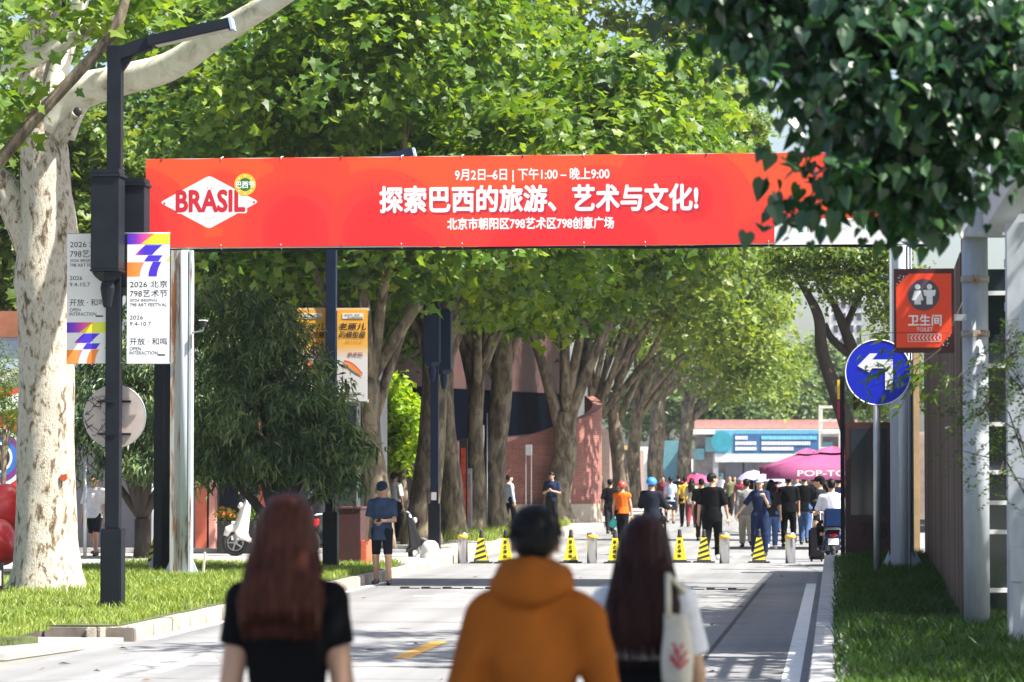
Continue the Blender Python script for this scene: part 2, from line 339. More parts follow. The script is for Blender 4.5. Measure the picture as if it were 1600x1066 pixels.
def wavy(p0, p1, n, amp, sd):
    g = random.Random(sd); p0, p1 = Vector(p0), Vector(p1); a, b, c = g.uniform(0, 6), g.uniform(0, 6), g.uniform(.7, 1.4)
    return [p0.lerp(p1, i/(n-1))+Vector((math.sin(a+c*4*i/n), math.sin(b+c*3*i/n), 0))*amp*math.sin(math.pi*min(1, i/(n-1)+.1)) for i in range(n)]
def trunk_mb(base, h, r, lean=(0, 0), fork=None, sd=0, flare=1.5, targets=()):
    """a tapered, slightly crooked trunk with its flare, then limbs that run out into the crown"""
    mb = MB(); base = Vector(base); top = base+Vector((lean[0], lean[1], h))
    pts = wavy(base, top, 14, r*.35, sd); pts[0] = base-Vector((0, 0, .1))
    rad = [r*(1+(flare-1)*math.exp(-3.2*i*h/13/(.8+r)))*(1-.3*i/13) for i in range(14)]
    mb.tube(pts, rad, 16, wob=.07, sd=sd); g = random.Random(sd+1)
    for t in targets:
        t = Vector(t); i = g.choice((9, 10, 11, 12, 13)); p = pts[i]; mid = p.lerp(t, .45)+Vector((0, 0, (t-p).length*.12))
        q = [p.lerp(mid, k/5).lerp(mid.lerp(t, k/5), k/5) for k in range(6)]
        rr = rad[i]*g.uniform(.45, .65); mb.tube(q, [rr*(1-.85*k/5)+.012 for k in range(6)], 8, wob=.05, sd=sd+3)
    return mb, pts, rad
def twigs(C, pts, r, seed, n):
    g = random.Random(seed); mb = MB()
    for _ in range(n):
        c = Vector(C[g.randrange(len(C))]); p = min(pts, key=lambda q: (q-c).length); p = p.lerp(c, g.uniform(.35, .6))
        mb.tube([p, p.lerp(c, .5)+Vector((g.uniform(-.1, .1), g.uniform(-.1, .1), .08)), c], [r, r*.7, r*.3], 5, caps=False)
    return mb

# ------------------------------------------------------------------ figures: one smooth surface from a field of tapered limbs
class Field:
    def __init__(s, lo, hi, res):
        s.lo = np.array(lo, np.float32); s.res = res; n = [int(math.ceil((b-a)/res))+1 for a, b in zip(lo, hi)]
        s.ax = [s.lo[i]+res*np.arange(n[i], dtype=np.float32) for i in range(3)]; s.D = np.full(n, .5, np.float32)
    def win(s, lo, hi, m):
        sl = []
        for i in range(3):
            a = int(np.searchsorted(s.ax[i], lo[i]-m)); b = int(np.searchsorted(s.ax[i], hi[i]+m)); sl.append(slice(max(a-1, 0), b+1))
        sl = tuple(sl); g = (s.ax[0][sl[0]][:, None, None], s.ax[1][sl[1]][None, :, None], s.ax[2][sl[2]][None, None, :])
        return sl, g
    def put(s, sl, d, k):
        a = s.D[sl]
        if d.size == 0: return
        if k > 0: h = np.maximum(k-np.abs(a-d), 0)/k; s.D[sl] = np.minimum(a, d)-h*h*k*.25
        else: s.D[sl] = np.minimum(a, d)
    def rc(s, a, b, r1, r2, k=.02, fy=1.0, cap=None):
        a, b = np.array(a, np.float32), np.array(b, np.float32); r = max(r1, r2)
        sl, (X, Y, Z) = s.win(np.minimum(a, b)-r, np.maximum(a, b)+r, .05+k)
        ab = b-a; L = float(ab@ab)+1e-9; t = np.clip(((X-a[0])*ab[0]+(Y-a[1])*ab[1]+(Z-a[2])*ab[2])/L, 0, 1)
        d = np.sqrt((X-a[0]-t*ab[0])**2+((Y-a[1]-t*ab[1])/fy)**2+(Z-a[2]-t*ab[2])**2)-(r1+(r2-r1)*t)
        if cap is not None: p, n = cap; d = np.maximum(d, (X-p[0])*n[0]+(Y-p[1])*n[1]+(Z-p[2])*n[2])
        s.put(sl, d*(min(fy, 1)), k)
    def el(s, c, r, k=.02, Rm=None, sub=False):
        c = np.array(c, np.float32); r = np.array(r, np.float32); m = max(r)
        sl, (X, Y, Z) = s.win(c-m, c+m, .05+k); x, y, z = X-c[0], Y-c[1], Z-c[2]
        if Rm is not None:
            q = np.array(Rm, np.float32); x, y, z = q[0, 0]*x+q[1, 0]*y+q[2, 0]*z, q[0, 1]*x+q[1, 1]*y+q[2, 1]*z, q[0, 2]*x+q[1, 2]*y+q[2, 2]*z
        k0 = np.sqrt((x/r[0])**2+(y/r[1])**2+(z/r[2])**2); k1 = np.sqrt((x/r[0]**2)**2+(y/r[1]**2)**2+(z/r[2]**2)**2)
        d = k0*(k0-1)/np.maximum(k1, 1e-4)
        if sub: s.D[sl] = np.maximum(s.D[sl], -d)
        else: s.put(sl, d, k)
    def torso(s, prof, e, z0, z1, k=.03, lean=None):
        P = np.array(prof, np.float32); zz = s.ax[2]; a = np.interp(zz, P[:, 0], P[:, 1])+e; b = np.interp(zz, P[:, 0], P[:, 2])+e
        c = np.interp(zz, P[:, 0], P[:, 3]); X, Y, Z = s.ax[0][:, None, None], s.ax[1][None, :, None], zz[None, None, :]
        d = (np.sqrt((X/a)**2+((Y-c)/b)**2)-1)*np.minimum(a, b)*.9
        d = np.maximum(d, np.maximum(z0-Z, Z-z1)); s.put((slice(None),)*3, d.astype(np.float32), k)
    def cut(s, p, n):                       # keep the side n points away from
        X, Y, Z = s.ax[0][:, None, None], s.ax[1][None, :, None], s.ax[2][None, None, :]
        s.D = np.maximum(s.D, ((X-p[0])*n[0]+(Y-p[1])*n[1]+(Z-p[2])*n[2]).astype(np.float32))
    def wrinkle(s, amp, sd, fq=1.0):
        g = np.random.default_rng(sd); X, Y, Z = s.ax[0][:, None, None], s.ax[1][None, :, None], s.ax[2][None, None, :]; w = 0
        for i in range(7):
            q = g.normal(size=3)*np.array([16, 14, 10])*fq*(1+.25*i); w = w+np.sin(q[0]*X+q[1]*Y+q[2]*Z+g.uniform(0, 6))*(1/(1+.3*i))
        s.D = s.D+(amp*w*.5).astype(np.float32)
    def mesh(s):
        D = s.D; D[0], D[-1] = .1, .1; D[:, 0], D[:, -1] = .1, .1; D[:, :, 0], D[:, :, -1] = .1, .1
        I = D < 0; c = [I[:-1, :-1, :-1], I[1:, :-1, :-1], I[:-1, 1:, :-1], I[1:, 1:, :-1], I[:-1, :-1, 1:], I[1:, :-1, 1:], I[:-1, 1:, 1:], I[1:, 1:, 1:]]
        sm = sum(x.astype(np.int8) for x in c); act = (sm > 0) & (sm < 8); ids = np.full(act.shape, -1, np.int64); A = np.argwhere(act); ids[act] = np.arange(len(A))
        co = [np.array(((q & 1), (q >> 1) & 1, (q >> 2) & 1)) for q in range(8)]; vals = [D[tuple((A+o).T)] for o in co]
        S_ = np.zeros((len(A), 3)); n = np.zeros(len(A))
        for i in range(8):
            for b in (1, 2, 4):
                if i & b: continue
                j = i | b; va, vb = vals[i], vals[j]; x = (va < 0) != (vb < 0); t = np.where(x, va/np.where(va-vb == 0, 1, va-vb), 0)
                S_ += x[:, None]*(co[i]+t[:, None]*(co[j]-co[i])); n += x
        V = s.lo+(A+S_/n[:, None])*s.res; Q = []
        for ax in range(3):
            u, w = (ax+1) % 3, (ax+2) % 3; sl0 = [slice(None)]*3; sl1 = [slice(None)]*3; sl0[ax] = slice(0, -1); sl1[ax] = slice(1, None)
            a, b = I[tuple(sl0)], I[tuple(sl1)]; E = np.argwhere(a != b); E = E[(E[:, u] > 0) & (E[:, w] > 0)]
            du = np.zeros(3, int); du[u] = 1; dw = np.zeros(3, int); dw[w] = 1
            q = np.stack([ids[tuple((E-du-dw).T)], ids[tuple((E-dw).T)], ids[tuple(E.T)], ids[tuple((E-du).T)]], 1)
            fl = ~a[tuple(E.T)]; q[fl] = q[fl][:, ::-1]; Q.append(q)
        Q = np.concatenate(Q); return V, Q
def surf(name, fld, m, parent=None, extra=None):
    V, Q = fld.mesh(); n = [4]*len(Q); idx = Q.ravel()
    if extra is not None and extra.v:
        idx = np.concatenate([idx, np.array([i+len(V) for f in extra.f for i in f])]); n += [len(f) for f in extra.f]
        V = np.concatenate([V, np.array(extra.v)])
    me = fast_mesh(name, V, n, idx, [m], smooth=True); o = link(bpy.data.objects.new(name, me)); o.parent = parent; return o
def V3(*a): return np.array(a, float)
def unit(a): a = np.array(a, float); return a/np.linalg.norm(a)
def person(label, loc, heading, h=1.7, fem=False, arms=((.18, .05, -1), (.18, .05, -1)), fores=((.05, .25, -1), (.05, .25, -1)), thighs=((0, .12, -1), (0, -.1, -1)), shanks=((0, -.08, -1), (0, -.3, -1)),
           top=None, tope=.022, sleeve=.45, hem=.47, bottom=None, leg=.97, botr=.018, shoe=None, hair='short', hairm=None, head=(0, 0), skin=None, res=.014, group=None, seed=1, bulk=1.0, hat=None, hatm=None, hand='relaxed', longz=.72, faces=True, hood=False, wr=.006, skirt=False, drop=.79, waist=.585):
    """A standing, walking or seated figure that faces local +y. arms, fores, thighs and shanks give each limb's direction, left (x < 0) first."""
    skin = skin or M['skin']; k = h; sx = .088 if fem else .102
    prof = [(.44, .055, .055, -.004), (.49, .088 if not fem else .098, .066, -.006), (.54, .088 if not fem else .095, .062, -.004), (.61, .078 if not fem else .068, .054, 0), (.69, .088 if not fem else .078, .062, .002), (.76, .098 if not fem else .084, .062 if not fem else .066, .004), (.8, .09 if not fem else .076, .05, -.004), (.825, .055, .04, -.008), (.845, .034, .03, -.008)]
    prof = [(z*k, a*k*bulk, b*k*bulk, c*k) for z, a, b, c in prof]
    nk = V3(0, -.008*k, .83*k); HC = V3(0, .012*k, .93*k)
    pitch, yaw = head; Rm = np.array(Matrix.Rotation(yaw, 3, 'Z') @ Matrix.Rotation(-pitch, 3, 'X')); nb = V3(0, 0, .865*k)
    H = lambda x, y, z: nb+Rm @ (V3(x*k, y*k, z*k)-nb)
    sh, el, wr_, hip, kn, an = [], [], [], [], [], []
    for i, s in enumerate((-1, 1)):
        a = unit(V3(*arms[i])*(s, 1, 1)); f = unit(V3(*fores[i])*(s, 1, 1)); sh.append(V3(s*sx*k*(.5+.5*bulk), -.006*k, drop*k)); el.append(sh[i]+a*.172*k); wr_.append(el[i]+f*.145*k)
        t = unit(V3(*thighs[i])*(s, 1, 1)); q = unit(V3(*shanks[i])*(s, 1, 1)); hip.append(V3(s*.05*k, 0, .515*k)); kn.append(hip[i]+t*.245*k); an.append(kn[i]+q*.235*k)
    low = min(an[0][2], an[1][2])-.04*k; dz = V3(0, 0, -low) if not skirt or True else 0
    allp = np.array(sh+el+wr_+hip+kn+an+[H(0, 0, 1.0), nk]); lo = allp.min(0)-.16*k*max(1, bulk*.8); hi = allp.max(0)+.16*k*max(1, bulk*.8); lo[2] = low-.03
    lo[1] = min(lo[1], -.17*k); hi[1] = max(hi[1], .17*k)
    # body
    cprof = [(.38*k, .094*k*bulk, .07*k*bulk, -.004*k)]+[(z, max(a, .092*k*bulk) if z < .5*k else a, max(b_, .066*k*bulk) if z < .5*k else b_, c) for z, a, b_, c in prof[1:]]
    b = Field(lo, hi, res); b.torso(prof, 0, .46*k, .84*k); b.rc(nk, H(0, .0, .9), .036*k*(1 if not fem else .85), .034*k*(1 if not fem else .85), .02)
    b.rc(sh[0], nk+V3(0, 0, -.01*k), .028*k, .024*k, .03); b.rc(sh[1], nk+V3(0, 0, -.01*k), .028*k, .024*k, .03)
    b.el(H(0, -.004, .942), (.045*k, .056*k, .05*k), .01, Rm); b.el(H(0, .018, .912), (.037*k, .043*k, .05*k), .02, Rm); b.rc(H(0, .05, .882), H(0, .036, .88), .012*k, .018*k, .02)
    if faces:
        b.rc(H(0, .06, .928), H(0, .07, .909), .005*k, .009*k, .008)
        for s in (-1, 1): b.el(H(s*.046, -.004, .917), (.006*k, .014*k, .021*k), .004, Rm); b.el(H(s*.018, .066, .93), (.01*k, .008*k, .006*k), .01, Rm, True)
    hands = MB()
    for i, s in enumerate((-1, 1)):
        b.rc(sh[i], el[i], .029*k, .023*k, .02); b.rc(el[i], wr_[i], .0225*k, .0145*k, .012)
        f = unit(wr_[i]-el[i]); pal = wr_[i]+f*.048*k
        side = unit(np.cross(f, V3(1, 0, .01))) if abs(f[0]) < .9 else V3(0, 1, 0)
        if hand != 'relaxed' and f[1] > .4: side = unit(np.cross(f, V3(0, 0, 1)))
        inw = unit(np.cross(side, f)); inw = inw if inw[0]*s < 0 or abs(inw[0]) < .3 else -inw
        b.rc(wr_[i]-side*.004*k, pal, .0145*k, .019*k, .012); b.rc(wr_[i]+f*.02*k-side*.012*k, pal-side*.012*k, .012*k, .012*k, .012); b.rc(wr_[i]+f*.02*k+side*.012*k, pal+side*.01*k, .012*k, .012*k, .012)
        cu = .95 if hand == 'hold' else .35
        for j in range(4):
            L = (.038, .045, .043, .033)[j]*k; p = pal+side*(.0175-.0115*j)*k+f*.004*k; c1 = cu*(.6+.12*j); p1 = p+(f*math.cos(c1)+inw*math.sin(c1))*L*.5; p2 = p1+(f*math.cos(c1*1.9)+inw*math.sin(c1*1.9))*L*.5
            hands.tube([p-f*.008*k, p, p1, p2], [.0058*k, .0057*k, .0052*k, .0038*k], 7)
        p = wr_[i]+f*.02*k+side*.015*k; p1 = p+unit(f*.6+side*.7+inw*.3)*.027*k; hands.tube([p, p1, p1+unit(f*.9+side*.15+inw*.4)*.022*k], [.0085*k, .0068*k, .005*k], 7)
        b.rc(hip[i], kn[i], .05*k*bulk**.5, .034*k, .03); b.rc(kn[i], an[i], .034*k, .021*k, .015); b.el(kn[i]+V3(0, -.012*k, -.07*k), (.027*k, .03*k, .06*k), .02); toe = an[i]+V3(s*.012*k, .085*k, -.026*k)
        b.rc(an[i]+V3(0, -.02*k, -.018*k), toe, .02*k, .014*k, .01)
    o = surf('person', b, skin, None, hands); o.location = Vector(loc)+Vector((0, 0, -low)); o.rotation_euler.z = heading
    tag(o, label, 'person', group)
    if faces:
        for s in (-1, 1):
            e = MB().ell(H(s*.018, .0585, .93), (.0075*k, .004*k, .0042*k), 10, 6, M=Matrix(Rm.tolist())).build('eye', M['eye'], None); e.parent = o
            e = MB().tube([H(s*.008, .0605, .94), H(s*.018, .061, .943), H(s*.029, .055, .94)], [.002*k, .003*k, .0018*k], 6).build('eyebrow', M['eye'], None); e.parent = o
        e = MB().tube([H(-.014, .0555, .894), H(0, .062, .895), H(.014, .0555, .894)], [.002*k, .0042*k, .002*k], 6).build('mouth', M['lip'], None); e.parent = o
    # clothes
    if bottom:
        t = Field(lo, hi, res)
        for i in (0, 1):
            n1, n2 = unit(kn[i]-hip[i]), unit(an[i]-kn[i])
            if leg <= .5: t.rc(hip[i], kn[i], .052*k*bulk**.5+botr, .036*k+botr, .03, cap=(hip[i]+(kn[i]-hip[i])*leg*2, n1))
            else: t.rc(hip[i], kn[i], .052*k*bulk**.5+botr, .036*k+botr, .03); t.rc(kn[i], an[i], .036*k+botr, .024*k+botr, .02, cap=(kn[i]+(an[i]-kn[i])*(leg*2-1), n2))
        t.torso(prof, .014, .435*k, waist*k, .03)
        if skirt: t.torso([(.2*k, .13*k, .1*k, 0), (.45*k, .105*k, .08*k, 0), (.6*k, .08*k, .06*k, 0)], .012, .3*k, .585*k, .02)
        t.wrinkle(wr, seed+5)
        surf('trousers' if leg > .6 else 'shorts', t, bottom, o)
    if top:
        t = Field(lo, hi, res); t.torso(cprof, tope, hem*k-.02, .838*k, .03); [t.rc(nk+V3(0, 0, -.012*k), q, .026*k, .022*k+tope*.8, .04) for q in sh]
        for i in (0, 1):
            n = unit(el[i]-sh[i])
            if sleeve <= .5: t.rc(sh[i], el[i], .028*k+tope*.6, .026*k+tope*.95, .03, cap=(sh[i]+(el[i]-sh[i])*sleeve*2, n))
            else: t.rc(sh[i], el[i], .028*k+tope*.8, .025*k+tope*.8, .03); t.rc(el[i], wr_[i], .025*k+tope*.8, .018*k+tope*.7, .015)
        if hood: t.el((0, -.03*k, .865*k), (.062*k, .06*k, .034*k), .02); t.el((0, -.062*k, .835*k), (.085*k, .05*k, .042*k), .03); t.rc((-.05*k, .03*k, .845*k), (.05*k, .03*k, .845*k), .03*k, .03*k, .02)
        t.wrinkle(wr, seed)
        if not hood: t.el(nk+V3(0, .012*k, .03*k), (.043*k, .046*k, .03*k), 0, None, True)
        t.cut((0, 0, hem*k), (0, 0, -1)); surf('jacket' if hood else 'shirt', t, top, o)
    if shoe:
        for i, s in enumerate((-1, 1)):
            a = an[i]; q = MB(); z0 = a[2]-.04*k
            f = Field(a+V3(-.06*k, -.07*k, -.05*k), a+V3(.06*k, .13*k, .05*k), .012); f.rc(a+V3(0, -.022*k, -.014*k), a+V3(s*.012*k, .09*k, -.024*k), .026*k, .02*k, .01); f.rc(a+V3(0, -.015*k, 0), a+V3(0, -.01*k, .012*k), .026*k, .026*k, .015)
            f.cut((0, 0, z0), (0, 0, -1)); f.cut((0, 0, a[2]+.022*k), (0, 0, 1)); surf('shoe', f, shoe, o)
    # hair and hats
    hm = hairm or HAIR
    if hair in ('short', 'long', 'bun', 'tail'):
        f = Field(H(0, 0, .93)-V3(.12*k, .14*k, .12*k+(.3*k if hair == 'long' else .02*k)), H(0, 0, .93)+V3(.12*k, .13*k, .09*k), min(res, .011))
        f.el(H(0, -.008, .948), (.0505*k, .061*k, .0525*k), .01, Rm); f.el(H(0, -.03, .925), (.043*k, .042*k, .045*k), .02, Rm)
        if hair == 'short': f.wrinkle(.003, seed+3, 3)
        f.el(H(0, .05, .908), (.04*k, .05*k, .058*k), 0, Rm, True)
        if hair == 'short':
            n = Rm @ V3(0, .45, -1); n = n/np.linalg.norm(n); f.cut(H(0, -.03, .896), n)
        if hair == 'bun': f.el(H(0, -.06, .965), (.025*k, .024*k, .024*k), .01, Rm)
        if hair == 'tail': f.rc(H(0, -.06, .95), H(0, -.09, .83), .018*k, .01*k, .015)
        if hair == 'long':
            for s in (-1, 1): f.rc(H(s*.034, -.012, .93), H(s*.05, -.022, .86), .022*k, .026*k, .02); f.rc(H(s*.05, -.022, .86), V3(s*.045*k, -.07*k, longz*k), .026*k, .016*k, .03)
            f.rc(H(0, -.045, .92), V3(0, -.075*k, (longz+.06)*k), .04*k, .042*k, .03); f.rc(V3(-.04*k, -.07*k, .83*k), V3(-.03*k, -.085*k, longz*k), .033*k, .02*k, .03); f.rc(V3(.04*k, -.07*k, .83*k), V3(.03*k, -.085*k, (longz-.01)*k), .033*k, .02*k, .03)
            f.wrinkle(.004, seed+2, 2.2)
        surf('hair', f, hm, o)
    if hat == 'cap':
        f = Field(H(0, 0, .95)-V3(.13*k, .16*k, .13*k), H(0, 0, .95)+V3(.13*k, .16*k, .1*k), .01); f.el(H(0, -.004, .952), (.054*k, .066*k, .05*k), 0, Rm); n = Rm @ V3(0, 0, -1); f.cut(H(0, 0, .94), n)
        b0, b1 = H(0, .05, .944), H(0, .098, .936); f.rc(b0, b1, .0, .0, 0)
        f.el(H(0, .062, .941), (.046*k, .05*k, .008*k), .006, Rm); surf('cap', f, hatm, o)
    if hat == 'helmet':
        f = Field(H(0, 0, .95)-V3(.14*k, .15*k, .13*k), H(0, 0, .95)+V3(.14*k, .15*k, .1*k), .01); f.el(H(0, -.006, .945), (.068*k, .082*k, .066*k), 0, Rm); n = unit(Rm @ V3(0, .35, -1)); f.cut(H(0, 0, .925), n); surf('helmet', f, hatm, o)
    o['_k'] = k; return o, dict(sh=sh, el=el, wr=wr_, hip=hip, an=an, H=H, low=low)
def cloth(name, c, rough=.85, var=.12, scale=14, bump=.25, bscale=220): return mat(name, c, rough, 0, var, scale, bump=bump, bscale=bscale, spec=.1)
def hairmat(name, c, hi):
    m, nt, p = nodes(name); co = objco(nt, (70, 70, 3)); n = N(nt, 'ShaderNodeTexNoise', Scale=1.2, Detail=5.0, Roughness=.6); nt.links.new(co, n.inputs['Vector'])
    nt.links.new(ramp(nt, n.outputs[0], [(.3, c), (.7, hi)]), p.inputs['Base Color']); p.inputs['Roughness'].default_value = .5; p.inputs['Specular IOR Level'].default_value = .16
    b = N(nt, 'ShaderNodeBump', Strength=.6, Distance=.006); nt.links.new(n.outputs[0], b.inputs['Height']); nt.links.new(b.outputs[0], p.inputs['Normal']); return m
HAIR = hairmat('black hair', (.003, .003, .0035), (.01, .009, .0095))
# ------------------------------------------------------------------ the setting
def sheet(name, out, z, m, kind='structure'):
    mb = MB(); mb.add([(x, y, z) for x, y in out], [tuple(range(len(out)))]); o = mb.build(name, m); o['kind'] = kind; return o
def rect(x0, x1, y0, y1): return [(x0, y0), (x1, y0), (x1, y1), (x0, y1)]
sheet('ground', rect(-1500, 1500, -300, 3000), -.03, M['earth'])
sheet('road', rect(-7.6, 14, -30, 420), 0, M['asphalt'])
def slab(name, out, z0, z1, m):
    o = MB().slab(out, z0, z1).build(name, m); o['kind'] = 'structure'; return o
KX = -7.5
slab('pavement', rect(-40, KX-.16, 57.5, 420), -.02, GZ, M['paving'])
slab('pavement', rect(-40, -10.4, 28, 57.5), -.02, GZ-.004, M['paving'])
slab('verge', [(-13.6, 33.75), (KX-.14, 33.75), (KX-.14, 56.6), (-13.6, 56.6)], -.02, GZ+.012, M['soil'])
slab('verge', [(-13.6, 28.5), (-8.7, 30.9), (-8.15, 32.3), (-8.7, 33.2), (-13.6, 33.2)], -.02, GZ-.04, M['soil'])
slab('driveway', [(-13.6, 33.2), (-8.7, 33.2), (-8.15, 32.3), (-8.7, 30.9), (-13.6, 28.5), (-13.6, 27.6), (-8.0, 30.4), (KX-.02, 33.6), (-13.6, 33.6)], -.02, .045, M['paving'])
mb = MB()
y = 33.9
while y < 57:                                                   # kerb stones one after another
    mb.bb(KX-.14, KX, y, y+.985, -.05, GZ+rnd.uniform(-.004, .006)); y += 1
for i in range(5):
    a = R(18*i); b = R(18*(i+1)); c = Vector((KX-.44, 33.9, .05))
    mb.beam(c+Vector((.37*math.cos(a), -.37*math.sin(a), 0)), c+Vector((.37*math.cos(b), -.37*math.sin(b), 0)), .14, .2)
o = mb.build('kerb', M['kerb'], bevel=.015); o['kind'] = 'structure'
mb = MB(); x = -12.4
while x < KX-.5: mb.bb(x, x+.98, 33.52, 33.66, -.05, GZ+rnd.uniform(-.005, .005)); x += 1
o = mb.build('kerb', mat('dark kerb stone', (.16, .13, .11), .9, var=.35, dirt=.6), bevel=.015); o['kind'] = 'structure'
mb = MB(); y = 57.6
while y < 200: mb.bb(KX-.16, KX-.02, y, y+.985, -.05, GZ+.004); y += 1
o = mb.build('kerb', M['kerb'], bevel=.012); o['kind'] = 'structure'
# painted markings and joints
mk = MB()
def mark(out, mi=0, z=.004): mk.add([(x, y, z) for x, y in out], [tuple(range(len(out)))], mi)
mark(rect(-.47, -.31, 10, 52)); mark(rect(KX+.1, KX+.23, 33.9, 52))
for y0 in (10, 20.6, 30.8, 66, 76, 86, 96, 106): mark(rect(-4.28, -4.1, y0, y0+3.1), 1)
def arrow(x, y, s=1, turn=-1):
    mark([(x-.07, y), (x+.07, y), (x+.07, y+1.9*s), (x-.07, y+1.9*s)]); mark([(x-.25, y+1.9*s), (x+.25, y+1.9*s), (x, y+3*s)])
    mark([(x+.07*turn, y+.9*s), (x+.07*turn, y+1.25*s), (x+.5*turn, y+1.75*s), (x+.5*turn, y+1.4*s)], 0, .005)
arrow(-5.6, 45.0, .8); arrow(-6.1, 28.4, .9); arrow(-2.1, 68)
for yy, x0, x1 in ((44.4, KX+.3, -.5), (38.2, -6.6, -1), (33.2, -3.4, -.4), (47.2, -2.5, -.3), (29.4, -6, -3.2)):
    n = 14; top = [(x0+(x1-x0)*i/n, yy+.05*math.sin(i*1.7+yy)) for i in range(n+1)]
    mark(top+[(x, y+.035) for x, y in top[::-1]], 2, .0045)
mark([(-1.35, 21), (-1.3, 21), (-1.12, 52), (-1.17, 52)], 2, .0042)
o = mk.build('road_markings', [M['white_paint'], M['yellow_paint'], M['tar']]); o['kind'] = 'structure'
# rumble studs across the road
for x0, x1, gp in ((-6.7, -4.2, 'l'), (-2.3, -1.35, 'r')):
    mb = MB(); x = x0
    while x < x1: mb.bb(x, x+.13, 49.15, 49.3, 0, .03); mb.bb(x+.13, x+.3, 49.18, 49.27, 0, .012); x += .33
    tag(mb.build('rumble_strip', M['rubber'], bevel=.006), 'dark rubber rumble strip across the road %s' % ('in front of the man in the cap' if gp == 'l' else 'near the granite wall'), 'rumble strip', 'rumble strips')
# granite coped wall on the right
t = thing('granite_wall', 'low grey granite coping wall between the road and the shaded lawn', 'wall', (-.05, 30, 0))
mb = MB(); y = 6
while y < 58: mb.bb(-.195, .1, y, min(y+1.195, 58.2), LZ-.07, LZ+.005); y += 1.2
mb.build('coping', M['granite'], t, bevel=.008); MB().bb(-.17, .085, 6, 58.2, -.05, LZ-.0705).build('base_course', M['granite'], t)
slab('lawn_bed', rect(.1, 14, 6, 60), -.05, LZ-.06, M['soil'])

# ------------------------------------------------------------------ grass
def grass(name, regs, dens, h, m, z, seed):
    g = np.random.default_rng(seed); Ps = []
    for (x0, x1, y0, y1) in regs:
        n = int((x1-x0)*(y1-y0)*dens); Ps.append(np.stack([g.uniform(x0, x1, n), g.uniform(y0, y1, n), np.full(n, z)], 1))
    P = np.concatenate(Ps); f = .5+.5*np.sin(P[:, 0]*2.9+1.2*np.sin(P[:, 1]*.9))*np.sin(P[:, 1]*1.1+2*np.sin(P[:, 0]*.8)); P = P[g.random(len(P)) < .12+1.5*f]; n = len(P); f = .5+.5*np.sin(P[:, 0]*2.3+1.5*np.sin(P[:, 1]*1.7))*np.sin(P[:, 1]*1.3+P[:, 0])
    hh = h*g.uniform(.5, 1.25, n)*(.65+.6*f); a = g.uniform(0, 6.28, n); ln = g.normal(0, .45, (n, 2)); w = .006+.004*g.random(n)
    d = np.stack([np.cos(a)*w, np.sin(a)*w, np.zeros(n)], 1); lean = np.concatenate([ln, np.zeros((n, 1))], 1)*hh[:, None]
    up = np.zeros((n, 3)); up[:, 2] = hh
    V = np.stack([P-d, P+d, P+d*.7+up*.6+lean*.35, P-d*.7+up*.6+lean*.35, P+up*.95+lean], 1).reshape(-1, 3)
    b = np.arange(n)[:, None]*5; idx = np.concatenate([b+0, b+1, b+2, b+3, b+3, b+2, b+4], 1).ravel(); cnt = np.tile([4, 3], n)
    v = np.clip(g.normal(.45, .24, n)+.45*(.5-f)*(g.random(n) < .7), 0, 1); me = fast_mesh(name, V, cnt, idx, [m], smooth=False, fattr=np.repeat(v, 2))
    o = link(bpy.data.objects.new(name, me)); o['kind'] = 'stuff'; return o
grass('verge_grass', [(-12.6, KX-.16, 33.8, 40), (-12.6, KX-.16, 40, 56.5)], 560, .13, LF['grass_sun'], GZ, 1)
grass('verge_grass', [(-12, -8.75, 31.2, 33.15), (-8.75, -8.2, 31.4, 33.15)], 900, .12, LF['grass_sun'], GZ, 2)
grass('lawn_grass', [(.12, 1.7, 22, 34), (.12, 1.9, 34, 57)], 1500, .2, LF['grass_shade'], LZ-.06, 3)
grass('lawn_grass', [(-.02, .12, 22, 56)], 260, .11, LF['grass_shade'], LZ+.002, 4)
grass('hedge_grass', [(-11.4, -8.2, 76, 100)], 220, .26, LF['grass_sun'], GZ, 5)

# ------------------------------------------------------------------ plane trees
def limb(mb, pix, Ys, rad, sd, n=10, mi=0):
    pts = [at(x, y, Y) for (x, y), Y in zip(pix, Ys)]; P = []; Rr = []
    for i in range(len(pts)-1):
        for k in range(4):
            u = k/4; p0, p1, p2, p3 = pts[max(i-1, 0)], pts[i], pts[i+1], pts[min(i+2, len(pts)-1)]
            P.append(.5*((2*p1)+(p2-p0)*u+(2*p0-5*p1+4*p2-p3)*u*u+(3*p1-p0-3*p2+p3)*u**3)); Rr.append(rad[i]+(rad[i+1]-rad[i])*u)
    P.append(pts[-1]); Rr.append(rad[-1]); mb.tube(P, Rr, n, mi, wob=.05, sd=sd); return P
b0 = gnd(74, 926, GZ); t = thing('plane_tree', 'huge old plane tree with mottled pale trunk beside the first lamp post', 'tree', b0); Y0 = b0.y
mb = MB(); PX = [(74, 940), (74, 920), (73, 890), (72, 840), (72, 760), (72, 660), (72, 580), (73, 500), (72, 440), (75, 380), (72, 300), (70, 240), (62, 170)]
RD = [.66, .58, .49, .43, .395, .385, .39, .40, .43, .41, .36, .34, .31]
limb(mb, PX, [Y0]*len(PX), RD, 3, 28); tr = mb.build('trunk', M['bark_plane'], t)
mb = MB(); limb(mb, [(85, 205), (115, 150), (180, 128), (262, 105), (335, 58), (440, -5), (500, -50)], [Y0, Y0-.1, Y0-.3, Y0-.6, Y0-1, Y0-1.6, Y0-2], [.32, .27, .215, .195, .175, .14, .12], 5, 16); mb.build('limb', M['bark_white'], t)
mb = MB(); limb(mb, [(62, 200), (58, 120), (62, 60), (75, 0), (100, -90)], [Y0+.3, Y0+.5, Y0+.6, Y0+.8, Y0+1], [.3, .26, .24, .2, .15], 6, 14); mb.build('limb', M['bark_plane'], t)
